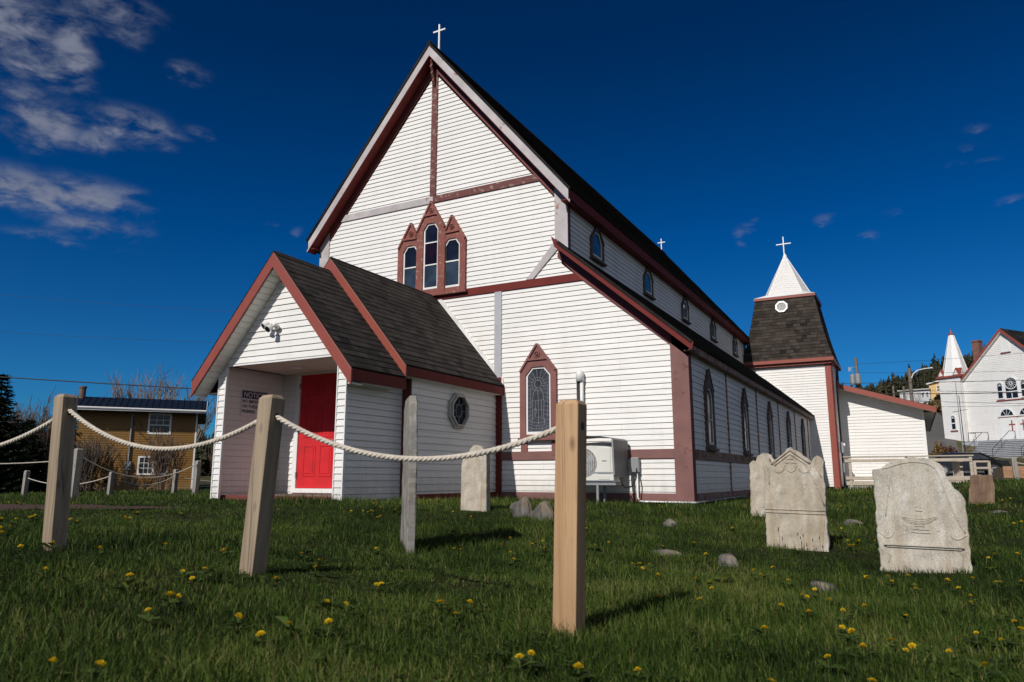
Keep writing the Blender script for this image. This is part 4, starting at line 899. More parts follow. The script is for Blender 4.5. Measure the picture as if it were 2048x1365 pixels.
bm=NB(); bar(bm,(.53,-.36,1.10),(.545,-.36,.50),.02,.03); bar(bm,(-.5,-.35,.535),(.54,-.35,.535),.012,.03); ob('hood_frame',bm,M['metal_grey'],hp)
bm=NB(); box(bm,-.48,.50,-.17,-.13,.325,.365); box(bm,-.48,.50,.16,.20,.325,.365); box(bm,-.48,-.44,-.13,.16,.325,.365); box(bm,.46,.50,-.13,.16,.325,.365); ob('stand_frame',bm,M['metal_grey'],hp)
for x in (-.40,.16):
    for y in (-.15,.18): bm=NB(); box(bm,x-.02,x+.02,y-.02,y+.02,-.1,.325); ob('leg',bm,M['metal_grey'],hp)
bm=NB(); tube(bm,[(.50,.05,.45),(.56,-.02,.34),(.62,-.0,.28),(.70,.1,.30),(.73,.25,.45),(.70,.38,.62)],.013,7); ob('black_hose',bm,M['black'],hp,smooth=True)
# disconnect box + conduit
eb=thing('electrical_box','grey electrical disconnect box with white conduit on the front wall','electrical box',(4.57,-.08,.55))
bm=NB(); box(bm,-.075,.07,-.05,.05,.0,.26); ob('box_body',bm,M['metal_grey'],eb,bevel=.008)
bm=NB(); tube(bm,[(.02,0,.0),(.02,0,-.44),(.05,.0,-.50),(.10,0,-.515),(1.05,.0,-.52)],.018,8); ob('conduit',bm,M['white_plastic'],eb,smooth=True)
bm=NB(); tube(bm,[(1.05,.0,-.52),(1.07,.2,-.52),(1.08,2.0,-.50),(1.08,4.2,-.50)],.016,6); ob('grey_cable',bm,M['metal_grey'],eb,smooth=True)
mb=thing('meter_box','grey electric meter and conduit on the side of the tower','meter',(6.52,18.4,1.2))
bm=NB(); box(bm,0,.12,-.12,.12,.2,.6); box(bm,.02,.10,-.08,.08,-.55,-.2); ob('box_body',bm,M['metal_grey'],mb,bevel=.01)
bm=NB(); tube(bm,[(.05,0,.6),(.05,0,2.9),(.10,0,3.4),(.14,-.05,3.45)],.035,7); tube(bm,[(.05,0,.2),(.05,0,-1.1)],.03,7); ob('mast',bm,M['black'],mb)
bm=NB(); tube(bm,[(.12,.0,.5),(.18,0,.5)],.07,12); ob('glass_dome',bm,M['white_plastic'],mb)

# ---------------------------------------------------------------- fence posts and ropes
def post(x,y,xt,yt,zb,zt_,s,m,label,group=None,rz=.0,hole=True,cham=.014):
    t=thing('rope_post',label,'post',(x,y,zb),rz,group)
    bm=NB(); h=zt_-zb; h0=s/2; dx,dy=xt-x,yt-y
    v=[]
    for z,k in ((-.25,1),(h-cham*1.3,1),(h,1-2*cham/s)):
        f=z/h; v.append([bm.verts.new((dx*f+a*h0*k,dy*f+b_*h0*k,z)) for a,b_ in ((-1,-1),(1,-1),(1,1),(-1,1))])
    for a,b_ in zip(v,v[1:]):
        for k in range(4): bm.faces.new((a[k],a[(k+1)%4],b_[(k+1)%4],b_[k]))
    bm.faces.new(v[-1]); bm.faces.new(v[0][::-1])
    ob('post_body',bm,m,t,bevel=.003)
    if hole:
        bm=NB(); zz=hole; f=zz/h
        for s_ in (-1,1): cyl(bm,(dx*f+s_*(h0-.01),dy*f,zz),(dx*f+s_*(h0+.0012),dy*f,zz),.017,14)
        ob('rope_hole',bm,M['black'],t)
    return t
post(7.722,-10.125,7.748,-10.125,-.134,.762,.098,M['post'],'pale new cedar post, nearest of the rope fence, in front of the heat pump',hole=.79,rz=R(1))
post(6.145,-10.275,6.210,-10.275,-.03,.850,.089,M['post_grey'],'leaning wooden post with rope, in front of the porch door',hole=.775)
post(4.72,-10.385,4.675,-10.385,.07,.925,.089,M['post_grey'],'leftmost near wooden post, in front of the brown house',hole=.75)
def rope(p0,p1,sag,r,label,group=None,turns=26,strands=3,fine=10,endcut=0):
    p0=Vector(p0);p1=Vector(p1);L_=(p1-p0).length; n=int(turns*fine*L_); bm=NB()
    def c(t): p=p0.lerp(p1,t); p.z-=sag*4*t*(1-t); return p
    if strands==1:
        tube(bm,[c(k/30) for k in range(31)],r,6)
    else:
        side=(p1-p0).cross(Vector((0,0,1))).normalized()
        for s in range(strands):
            pts=[]
            for i in range(n+1):
                t=i/n; p=c(t); d=(c(min(1,t+.01))-c(max(0,t-.01))).normalized(); u=side.cross(d); a=2*math.pi*(turns*L_*t+s/strands)
                pts.append(p+(side*math.cos(a)+u*math.sin(a))*r*.52)
            tube(bm,pts,r*.58,6)
    o=ob('rope',bm,M['rope'],None,smooth=True); return tag(o,label,'rope',group)
rope((6.250,-10.275,.742),(7.70,-10.125,.656),.165,.0125,'thick white twisted rope sagging in front of the church',turns=14)
rope((4.725,-10.385,.83),(6.165,-10.275,.742),.185,.0125,'white twisted rope hanging between the two left wooden posts',turns=14)
rope((2.9,-10.6,.80),(4.635,-10.385,.80),.20,.0125,'white twisted rope leaving the picture at the left edge',turns=14)
# little loop of rope tied on the far side of the left post
far=[(-5.53,-4.09,.03,1.02,.13,'weathered grey post just behind the leftmost near post'),(-6.2,-.75,-.05,.86,.11,'weathered grey post beside the porch corner, right of the bare shrub'),
 (-11.30,.45,-.2,.62,.11,'weathered grey post in front of the left shrub by the brown house'),(-13.56,-.64,-.2,.66,.12,'weathered grey post furthest left, in front of the sheds'),(-12.0,3.09,-.15,.72,.12,'weathered grey post in front of the right shrub by the brown house')]
for x,y,zb,zt_,s,l in far: post(x,y,x+.03,y,g1(x,y)-.05,zt_,s,M['post_old'],l,hole=False,cham=.02)
rope((-5.53,-4.15,.95),(-6.15,-.75,.80),.42,.013,'sagging thin rope between the two taller weathered posts',strands=1)
rope((-11.25,.45,.50),(-12.0,3.05,.50),.27,.013,'sagging thin rope low in front of the brown house',strands=1)
rope((-13.5,-.64,.45),(-11.35,.45,.50),.22,.013,'sagging thin rope between the two leftmost small posts',strands=1)
rope((-12.0,3.05,.50),(-10.5,7.0,.48),.20,.013,'short length of thin rope running behind the porch corner',strands=1)
rope((-5.6,-4.15,.80),(-7.6,-7.0,.85),.12,.013,'thin rope running left behind the leftmost near post',strands=1)

# ---------------------------------------------------------------- gravestones
def slab(name,out,y,th,m,label,carv=(),panel=None,rough=.006,cat='gravestone',yaw=0,res=.03,thinc=.004):
    z0=min(q[1] for q in out); xm=sum(q[0] for q in out)/len(out)
    t=thing(name,label,cat,(xm,y,z0))
    pts=[]
    for i,(a,b_) in enumerate(out):
        c,d=out[(i+1)%len(out)]; n=max(1,int(math.hypot(c-a,d-b_)/res))
        for k in range(n): 
            f=k/n; q=rough if b_>z0+.05 or d>z0+.05 else 0
            pts.append((a+(c-a)*f-xm+random.uniform(-q,q),b_+(d-b_)*f-z0+random.uniform(-q,q)))
    n=len(pts); cx=sum(p[0] for p in pts)/n; cz=sum(p[1] for p in pts)/n
    area=sum(pts[i][0]*pts[(i+1)%n][1]-pts[(i+1)%n][0]*pts[i][1] for i in range(n)); sg_=1 if area>0 else -1
    def ins(k):
        o=[]
        for i,p in enumerate(pts):
            a,c=pts[i-2],pts[(i+2)%n]; tx_,tz_=c[0]-a[0],c[1]-a[1]; l=math.hypot(tx_,tz_) or 1
            o.append((p[0]-sg_*tz_/l*k*.4,p[1]+sg_*tx_/l*k*.4))
        return o
    bm=NB(); L_=[[bm.verts.new((u,-.0+yy+random.uniform(-.002,.002)*(1 if 0<j<5 else 0),z)) for u,z in ins(k)] for j,(yy,k) in enumerate(((0,.016),(.007,.003),(.02,.0),(th-.02,.0),(th-.007,.003),(th,.012)))]
    for a,b_ in zip(L_,L_[1:]):
        for i in range(n): bm.faces.new((a[i],a[(i+1)%n],b_[(i+1)%n],b_[i]))
    from mathutils.geometry import tessellate_polygon
    for Lr,rev in ((L_[0],0),(L_[-1],1)):
        for tr in tessellate_polygon([[Vector((v.co.x,v.co.z,0)) for v in Lr]]):
            try: bm.faces.new([Lr[i] for i in tr])
            except Exception: pass
    s=ob('stone_slab',bm,m,t)
    if carv:
        bm=NB()
        for c,r in carv: 
            c2=[]
            for i in range(len(c)-1):
                for k in range(4): f=k/4; c2.append((c[i][0]+(c[i+1][0]-c[i][0])*f,c[i][1]+(c[i+1][1]-c[i][1])*f))
            c2.append(c[-1])
            # smooth
            for _ in range(0 if (len(c)<=3 or r>=.006) else 3): c2=[c2[0]]+[tuple((c2[i-1][j]+2*c2[i][j]+c2[i+1][j])/4 for j in (0,1)) for i in range(1,len(c2)-1)]+[c2[-1]]
            tube(bm,[(u-xm,-.002,z-z0) for u,z in c2],r,5)
        ob('carving',bm,m,t,smooth=True)
    if panel:
        bm=NB()
        for p,d in panel: prism(bm,[(u-xm,z-z0) for u,z in p],-.0,d,lambda u,d,z:(u,-d,z))
        ob('carved_ledge',bm,m,t,bevel=.003)
    return t
bu=lambda x,y:(8.839+(x-1190)*.249/258,.161-(y-600)*.00104)
urn=[[bu(*p) for p in l] for l in ([(1190,600),(1220,635),(1270,655),(1330,660),(1400,640),(1448,603)],[(1200,604),(1245,625),(1310,636),(1370,628),(1438,604)],[(1200,602),(1255,614),(1318,620),(1375,614),(1430,601)],[(1193,602),(1225,626),(1270,642),(1325,650),(1390,636),(1445,603)],[(1240,622),(1262,650)],[(1275,628),(1292,656)],[(1308,632),(1318,660)],[(1345,630),(1342,658)],[(1378,624),(1370,650)],[(1408,614),(1398,640)],[(1300,668),(1300,690)],[(1345,668),(1350,692)],[(1205,655),(1195,680),(1210,705),(1230,690),(1220,660)],[(1420,680),(1430,705),(1450,700),(1448,680)],[(1290,540),(1315,520),(1335,540)],[(1315,520),(1312,565)])]
Bc=[(c,.004) for c in (B_C3,B_C4,B_C5,B_C6,B_C7,B_C8,B_C11,B_C12)]+[([(u,v) for u,v in q],.0020) for q in urn]+[(B_C9,.005),(B_C13,.004),(B_C10,.0035)]
sB=slab('gravestone',B_OUT,-6.37,.11,M['stoneB'],'large speckled gravestone with rounded top and broken right shoulder, nearest on the right',Bc,[(B_LEDGE,.024),([(a-.0,b_-.012) for a,b_ in B_LEDGE[:2]]+[(B_LEDGE[1][0]-.02,B_LEDGE[1][1]-.03),(B_LEDGE[0][0]+.02,B_LEDGE[0][1]-.03)],.012)])
Ac=[(c,.0045) for c in (A_C4,A_C5,A_C6,A_C7,A_C8,A_C9,A_C10,A_C11,A_C12)]+[(A_C0,.011),(A_C1,.007),(A_C2,.006),(A_C3,.006),(A_C13,.003)]
sA=slab('gravestone',A_OUT,-5.30,.10,M['stoneA'],'beige gravestone with pointed gable top and carved swags',Ac)
sA2=slab('gravestone',A2_OUT,-2.15,.10,M['stoneC'],'rounded pale gravestone partly hidden behind the pointed one')
sC=slab('gravestone',C_OUT,-4.87,.10,M['stoneC'],'small pale gravestone with round top and notched shoulders by the vestibule',res=.02,rough=.002)
sD=slab('gravestone',BR_OUT,2.38,.09,M['sandstone'],'low brown sandstone gravestone beyond the large speckled one',res=.03)
# tall thin slab seen edge-on
t=thing('gravestone','tall thin grey gravestone seen edge-on behind the rope','gravestone',(5.60,-8.25,-.10),R(41.5))
bm=NB(); prof=[(0,-.1),(.012,.3),(.0,.62),(.015,.80),(.03,.95),(.075,1.12),(.12,1.19),(.50,1.19),(.56,1.12),(.58,.3),(.58,-.1)]
pts=[]
for (a,b_),(c,d) in zip(prof,prof[1:]+prof[:1]):
    n=max(1,int(math.hypot(c-a,d-b_)/.035))
    for k in range(n): pts.append((a+(c-a)*k/n+random.uniform(-.004,.004),b_+(d-b_)*k/n))
n=len(pts); L_=[]
for xx,k in ((-.032,.02),(-.027,0),(.024,0),(.030,.02)):
    L_.append([bm.verts.new((xx+random.uniform(-.003,.003),y+(.29-y)*k,z+(.5-z)*k)) for y,z in pts])
for a,b_ in zip(L_,L_[1:]):
    for i in range(n): bm.faces.new((a[i],a[(i+1)%n],b_[(i+1)%n],b_[i]))
bm.faces.new(L_[0]); bm.faces.new(L_[-1][::-1]); ob('stone_slab',bm,M['slate'],t)
def rock(x,y,rx,ry,rz_,label,seed,m='rock',rot=0,sink=.3,name='rock',cat='rock',ang=False):
    rs=random.Random(seed); bm=NB(); bmesh.ops.create_icosphere(bm,subdivisions=3,radius=1)
    ph=[rs.uniform(0,6) for _ in range(6)]
    for v in bm.verts:
        p=v.co; k=1+.16*math.sin(p.x*2.6+ph[0])*math.sin(p.y*2.3+ph[1])+.10*math.sin(p.z*4+ph[2]+p.x*3)+.05*math.sin(p.y*9+ph[3])+rs.uniform(-.02,.02)
        if ang: k*=1/(max(abs(p.x*.9+p.z*.5),abs(p.y),abs(p.z*.9-p.x*.4))**.75+.001)*.9
        v.co=Vector((p.x*rx*k,p.y*ry*k,p.z*rz_*k))
    o=ob(name,bm,M[m]); o.location=(x,y,g1(x,y)+rz_*(1-sink*2)); o.rotation_euler=(0,0,rot); return tag(o,label,cat)
rock(4.87,-5.05,.13,.06,.17,'dark broken gravestone fragment standing left of another, by the front wall',3,'rock',.3,.36,'gravestone_fragment','stone fragment',True)
rock(5.22,-5.22,.13,.06,.15,'grey stone fragment with rough top, right of the other by the front wall',5,'rock',.1,.36,'gravestone_fragment','stone fragment',True)
rock(6.41,-4.3,.085,.06,.055,'small grey rock in the grass below the church corner',7)
rock(7.69,-7.15,.072,.06,.072,'round speckled grey rock in the grass left of the gravestones',8)
rock(8.43,-8.0,.085,.05,.045,'flat wedge shaped rock among dandelions at front right',9,rot=-.4)
rock(7.10,-6.72,.15,.04,.034,'long low dark rock almost hidden in the grass',10,rot=-.5)
rock(8.2,-2.2,.11,.08,.05,'low grey rock between the two beige gravestones',11)
rock(10.05,1.0,.11,.08,.03,'dark low rock in the grass beyond the large gravestone',12)

# ---------------------------------------------------------------- grass
def tints(me,vals):
    a=me.attributes.new('tint','FLOAT','POINT'); a.data.foreach_set('value',np.asarray(vals,np.float32))
def smooth_noise(x,y,s,seed):
    r=np.random.default_rng(seed); out=0
    for k in range(5):
        a=r.uniform(0,2*np.pi); f=s*(1.7**k); out=out+np.sin((x*np.cos(a)+y*np.sin(a))*f+r.uniform(0,6))*np.cos((-x*np.sin(a)+y*np.cos(a))*f*1.13+r.uniform(0,6))/(1.5**k)
    return out
def footprint(x,y):
    b=(x>-5.4)&(x<5.54)&(y>.02)&(y<18); b|=(x>-1.33)&(x<1.5)&(y>-4.28)&(y<0); b|=(x>-1.5)&(x<1.66)&(y>-2.9)&(y<0); b|=(x>3.4)&(x<6.4)&(y>17.6)&(y<20.7); b|=(x>0)&(x<9.45)&(y>20)&(y<33)
    yc=-8.6+(x+9)*(.145); d=np.abs(y-(np.interp(x,[-9,-4,-1.5,.2,1.0],[-8.6,-8.0,-7.7,-7.25,-6.7]))); w=np.interp(x,[-9,-4,-1.5,.2,1.0,1.3],[.9,1.1,1.05,.6,.2,0]); b|=(d<w*(.80+.22*np.sin(x*9.1+y*3)*np.sin(x*4.3)))&(x<1.1)
    b|=(x>6.3)&(x<11.0)&(y>17.0)&(y<20)
    return b
def field(r0,r1,n,power=1.0,half=40,lo=0):
    u=rng.random(n); r=(r0**(2-power)+u*(r1**(2-power)-r0**(2-power)))**(1/(2-power))
    a=R(-28.377)+np.radians(rng.uniform(lo,half,n)*rng.choice([-1,1],n)); x=8.96+r*np.sin(a); y=-12.883+r*np.cos(a); return x,y,r
def grass(name,sets,m,label):
    Vs=[];Fs=[];T=[];base=0
    for (r0,r1,n,hm,wm,*ex) in sets:
        x,y,r=field(r0,r1,n,1.0,*(ex or (40,0)))
        dens=smooth_noise(x,y,2.3,3)
        keep=~footprint(x,y)&(rng.random(n)<np.clip(.95+.35*dens,.45,1)); x,y,r,dens=x[keep],y[keep],r[keep],dens[keep]; k=len(x)
        z=gz(x,y)-.004+.012*np.sin(x*5.1+1)*np.sin(y*4.3)
        h=hm*np.exp(rng.normal(0,.36,k))*(1+.26*smooth_noise(x,y,1.1,5)+.22*smooth_noise(x,y,5,6)); h=np.clip(h,.012,.20)*np.where((x<3.2)&(y<-5.5),.62,1.0)
        w=wm*rng.uniform(.6,1.35,k)*(1+r*.030)
        az=rng.uniform(0,2*np.pi,k); lean=np.clip(rng.normal(.38,.30,k),0,1.3); la=rng.uniform(0,2*np.pi,k)*.75+.6
        wx,wy=np.cos(az)*w/2,np.sin(az)*w/2
        dx,dy=np.cos(la)*h*lean,np.sin(la)*h*lean
        def P(f,g,ww): # f height frac, g lean frac
            return (x+dx*g,y+dy*g,z+h*f,ww)
        L0=P(0,0,1.0);L1=P(.55,.30,.85);L2=P(.98-.12*lean,1,0)
        V=np.empty((k,5,3))
        V[:,0]=np.stack([L0[0]-wx,L0[1]-wy,L0[2]],-1);V[:,1]=np.stack([L0[0]+wx,L0[1]+wy,L0[2]],-1)
        V[:,2]=np.stack([L1[0]-wx*.85,L1[1]-wy*.85,L1[2]],-1);V[:,3]=np.stack([L1[0]+wx*.85,L1[1]+wy*.85,L1[2]],-1)
        V[:,4]=np.stack([L2[0],L2[1],L2[2]],-1)
        b=base+np.arange(k)[:,None]*5
        F=np.concatenate([b+np.array([[0,1,3]]),b+np.array([[0,3,2]]),b+np.array([[2,3,4]])]); Vs.append(V.reshape(-1,3));Fs.append(F)
        ti=np.clip(.42+.17*smooth_noise(x,y,.8,9)+.15*smooth_noise(x,y,4,10)+rng.normal(0,.26,k)+.10*smooth_noise(x,y,.45,33)+(rng.random(k)<.06)*.5,0,1); T.append(np.repeat(ti,5)); base+=5*k
    V=np.concatenate(Vs);F=np.concatenate(Fs);me=bpy.data.meshes.new(name)
    me.vertices.add(len(V)); me.vertices.foreach_set('co',V.ravel().astype(np.float32)); me.loops.add(F.size); me.loops.foreach_set('vertex_index',F.ravel().astype(np.int32))
    me.polygons.add(len(F)); me.polygons.foreach_set('loop_start',(np.arange(len(F))*3).astype(np.int32)); me.polygons.foreach_set('loop_total',np.full(len(F),3,np.int32)); me.update(calc_edges=True); tints(me,np.concatenate(T))
    o=ob(name,me,m); tag(o,label,'grass',kind='stuff'); return o
grass('grass',[(.8,4.5,260000,.033,.0025),(4.5,10,230000,.040,.0029),(10,20,130000,.060,.0055),(20,42,60000,.08,.014),(1.2,8,70000,.042,.0045,78,40),(8,24,60000,.062,.009,70,40)],M['grass'],'unmown green churchyard grass covering the ground')
# low broad leaves (clover, dandelion rosettes)
def weeds():
    V=[];F=[];T=[]
    n=5200; x,y,r=field(1.0,14,n,1.15); ok=~footprint(x,y)&(smooth_noise(x,y,1.6,21)>-.25); x,y=x[ok],y[ok]; z=gz(x,y)
    nw=len(x); x=np.concatenate([x,[p[0] for p in DAND]]); y=np.concatenate([y,[p[1] for p in DAND]]); z=gz(x,y)
    for i in range(len(x)):
        s=random.uniform(.008,.024) if i<nw else random.uniform(.03,.055); k=random.randint(3,7); a0=random.uniform(0,6); t=random.random()
        for j in range(k):
            a=a0+j*6.283/k+random.uniform(-.3,.3); l=s*random.uniform(.8,1.5); w=l*random.uniform(.22,.42); up=random.uniform(.1,.9)
            c,s_=math.cos(a),math.sin(a); b=len(V); h0=random.uniform(.012,.04)
            V+=[(x[i],y[i],z[i]+h0),(x[i]+c*l*.5-s_*w,y[i]+s_*l*.5+c*w,z[i]+h0+l*up*.45),(x[i]+c*l*1.05,y[i]+s_*l*1.05,z[i]+h0+l*up*.5),(x[i]+c*l*.5+s_*w,y[i]+s_*l*.5-c*w,z[i]+h0+l*up*.45)]
            F.append((b,b+1,b+2,b+3)); T+=[min(1,max(0,t+random.uniform(-.2,.2)))]*4
    me=bpy.data.meshes.new('ground_cover'); me.from_pydata(V,[],F); me.update(); tints(me,T)
    tag(ob('ground_cover',me,M['weed']),'low broad leaved weeds growing among the grass','ground cover',kind='stuff')
weeds()
# dandelions
def dmesh(seed):
    rs=random.Random(seed); bm=NB(); ti=[]
    for ring_,(n,r,z) in enumerate(((16,.0195,.0),(14,.0155,.0035),(10,.0105,.006),(6,.006,.0075))):
        for k in range(n):
            a=2*math.pi*(k+rs.random()*.4)/n; w=.0026+.0008*(3-ring_)/3; c,s=math.cos(a),math.sin(a); rr=r*rs.uniform(.88,1.08); zz=z+rs.uniform(-.001,.002)
            vs=[bm.verts.new(q) for q in ((.001*c,.001*s,z-.003),(rr*.8*c-w*s,rr*.8*s+w*c,zz+.001),(rr*c,rr*s,zz),(rr*.8*c+w*s,rr*.8*s-w*c,zz+.001))]; bm.faces.new(vs); ti+=[rs.random()*.6+(ring_*.1)]*4
    me=bpy.data.meshes.new('flower_head'); bm.to_mesh(me); bm.free(); tints(me,ti); me.materials.append(M['petal']); return me
heads=[dmesh(s) for s in range(4)]
bm=NB(); tube(bm,[(0,0,-1.0),(.06,.02,-.5),(0,0,-.03)],.0,5) if 0 else tube(bm,[(0,0,-1.0),(.02,.01,-.5),(0,0,0)],.02,5)
sm=bpy.data.meshes.new('stem'); bm.to_mesh(sm); bm.free(); tints(sm,[.5]*len(sm.vertices)); sm.materials.append(M['stem'])
for i,(x,y) in enumerate(DAND):
    if footprint(np.array([x]),np.array([y]))[0]: continue
    h=random.uniform(.045,.068); d=math.hypot(x-8.96,y+12.88)
    r=bpy.data.objects.new('dandelion',None); COL.objects.link(r); r.location=(x,y,g1(x,y)); tag(r,'yellow dandelion in bloom standing in the churchyard grass','dandelion','dandelions in the grass'); r.empty_display_size=.03
    o=bpy.data.objects.new('flower_head',heads[i%4]); COL.objects.link(o); o.parent=r; o.location=(0,0,h); s=random.uniform(.55,.85)*(1+max(0,d-7)*.035); o.scale=(s,s,s*random.uniform(.9,1.6)); o.rotation_euler=(random.uniform(-.5,.35),random.uniform(-.4,.4),random.uniform(0,6))
    o=bpy.data.objects.new('stem',sm); COL.objects.link(o); o.parent=r; o.location=(0,0,h); o.scale=(.1,.1,h)

# plantain stalks in front of the pointed gravestone
for i,(x,h) in enumerate(((7.785,.20),(7.955,.165),(7.975,.13),(8.0,.15),(8.08,.115),(8.14,.14))):
    t=thing('plantain_stalk','thin dark plantain seed stalk standing before the pointed gravestone','plant',(x,-5.42,g1(x,-5.42)),0,'plantain stalks before the pointed gravestone')
    bm=NB(); tube(bm,[(0,0,0),(.006,0,h*.6),(.0,0,h*.88)],.0016,4); ob('stem',bm,M['bark'],t); bm=NB(); tube(bm,[(0,0,h*.86),(0,0,h*.93),(.001,0,h+.01)],[.003,.005,.002],6); ob('seed_head',bm,M['black'],t)
# ---------------------------------------------------------------- brown house on the left
def local(name,label,cat,x,y,z,dx,dy,group=None): # local +X along (dx,dy); local +Y away from the camera
    return thing(name,label,cat,(x,y,z),math.atan2(dy,dx),group)
H=local('house','ochre brown clapboard house with blue metal roof behind the rope fence','house',-25.82,14.71,-.25,.63,.777)
hw,hz,hd=-5.75,4.25,6.2
H0=XZ(0)
bm=NB(); lap(bm,[(hw,0),(0,0),(0,hz),(hw,hz)],.125,.02,H0); ob('front_wall',bm,M['brown_siding'],H,recalc=False)
bm=NB(); lap(bm,[(0,0),(hd,0),(hd,hz),(hd/2,hz+1.3),(0,hz)],.125,.02,YZ(0)); ob('side_wall',bm,M['brown_siding'],H,recalc=False)
bm=NB(); box(bm,hw,-.05,.05,hd,0,hz-.05); ob('wall_core',bm,M['brown_siding'],H)
bm=NB()
for s in (0,1):
    y0,z0,y1,z1=(-.45,4.43,1.6,4.98) if s==0 else (3.6,4.98,hd+.4,4.3)
prism(bm,[(-.75,4.36),(1.1,5.03),(hd+.4,4.2),(hd+.4,4.14),(1.1,4.97),(-.75,4.30)],hw-.3,.45,lambda u,d,z:(d,u,z)); 
for k in range(22):
    x=hw-.25+k*.31; bar(bm,(x,-.75,4.375),(x,1.1,5.045),.03,.03)
ob('metal_roof',bm,M['blue_metal'],H,label='blue ribbed metal roof')
bm=NB(); box(bm,hw-.3,.45,-.78,-.75,4.18,4.34); tube(bm,[(hw-.3,-.8,4.31),(.45,-.8,4.29)],.05,6); bar(bm,(.465,-.78,4.28),(.465,1.1,4.95),.02,.16); bar(bm,(.465,1.1,4.95),(.465,hd+.4,4.12),.02,.16); ob('white_fascia',bm,M['white_trim'],H)
bm=NB(); prism(bm,[(-.74,4.29),(1.1,4.95),(hd+.3,4.1),(hd+.3,4.05),(0,4.2),(-.74,4.2)],hw-.25,.40,lambda u,d,z:(d,u,z)); ob('soffit',bm,M['brown_siding'],H)
bm=NB(); box(bm,-.05,.035,-.035,.06,0,4.2); ob('corner_board',bm,M['white_trim'],H)
def simple_window(parent,mp,u0,u1,z0,z1,cols,rows,fr=.09,mid=None,glass='glass',split=None,m='white_trim'):
    bm=NB(); o_=[(u0,z0),(u1,z0),(u1,z1),(u0,z1)]; i_=[(u0+fr,z0+fr),(u1-fr,z0+fr),(u1-fr,z1-fr),(u0+fr,z1-fr)]
    ring(bm,o_,i_,-.02,.045,mp); t=.012
    if mid: prism(bm,[(u0+fr,mid-.025),(u1-fr,mid-.025),(u1-fr,mid+.025),(u0+fr,mid+.025)],-.02,.04,mp)
    if split: prism(bm,[(split-.05,z0+fr),(split+.05,z0+fr),(split+.05,z1-fr),(split-.05,z1-fr)],-.02,.042,mp)
    za=mid if mid else z0+fr
    for c in range(1,cols): u=u0+fr+(u1-u0-2*fr)*c/cols; prism(bm,[(u-t,za),(u+t,za),(u+t,z1-fr),(u-t,z1-fr)],-.02,.030,mp)
    for r in range(1,rows): z=za+(z1-fr-za)*r/rows; prism(bm,[(u0+fr,z-t),(u1-fr,z-t),(u1-fr,z+t),(u0+fr,z+t)],-.02,.028,mp)
    w=ob('window',bm,M[m],parent)
    bm=NB(); prism(bm,i_,-.02,.018,mp); ob('pane',bm,M[glass],w); return w
simple_window(H,H0,-2.42,-1.27,3.02,4.15,3,2,mid=3.52)
simple_window(H,H0,-2.75,-1.28,.85,1.85,6,3,split=-2.0)
bm=NB(); tube(bm,[(-3.2,-.08,1.2),(-3.2,-.08,3.95),(-3.2,-.14,4.02),(-3.16,-.18,3.97)],.045,8); tube(bm,[(-3.2,-.06,1.2),(-3.2,-.06,.55)],.05,8); box(bm,-3.34,-3.06,-.14,.0,1.1,1.55); tube(bm,[(-3.2,-.14,1.36),(-3.2,-.24,1.36)],.08,12); ob('meter_mast',bm,M['metal_grey'],H)
bm=NB(); tube(bm,[(-3.16,-.16,3.9),(-3.0,-.2,3.3),(-2.7,-.2,2.95),(-2.5,-.2,3.1),(-2.9,-.16,3.75)],.018,5); ob('drop_cable',bm,M['wire'],H)
bm=NB(); tube(bm,[(-2.9,-.1,.85),(-2.9,-.1,.5)],.02,6); ball(bm,(-2.9,-.12,.45),.07); ob('outdoor_tap',bm,M['metal_grey'],H)
bm=NB(); tube(bm,[(hw-.05,.9,4.8),(hw-.05,.9,5.5)],.17,12); tube(bm,[(hw-.05,.9,5.46),(hw-.05,.9,5.56)],.20,12); ob('chimney',bm,paint('rusty_flue',(.12,.08,.06),.7,.3),H)
# low sheds at far left
def shed(x,y,w,label,dz,m,roofz=1.9,rz=.495):
    s=thing('shed',label,'shed',(x,y,g1(x,y)-.7),rz)
    bm=NB(); lap(bm,[(0,0),(w,0),(w,1.45),(0,1.45)],.12,.016,H0); ob('front_wall',bm,M[m],s,recalc=False)
    bm=NB(); box(bm,0,w,.02,2.4,0,1.43); ob('walls',bm,M[m],s)
    bm=NB(); prism(bm,[(-.2,1.42),(w/2,roofz),(w+.2,1.42),(w+.2,1.36),(w/2,roofz-.06),(-.2,1.36)],-2.6,.2,XZ(0)); ob('roof',bm,M['shingle'],s)
    bm=NB(); bar(bm,(-.2,-.22,1.39),(w/2,-.22,roofz-.03),.03,.09); bar(bm,(w+.2,-.22,1.39),(w/2,-.22,roofz-.03),.03,.09); ob('rake_trim',bm,M['white_trim'],s)
    bm=NB(); box(bm,w*.35,w*.65,-.035,.0,.05,1.25); ob('door',bm,M['blue_metal'] if dz else M['maroon'],s)
    return s
shed(-34.4,7.7,2.4,'low grey shed at the far left edge beyond the fence',0,'grey_siding')
shed(-35.2,10.8,1.9,'white sided shed with a dark blue door behind the leftmost near post',1,'white_old')

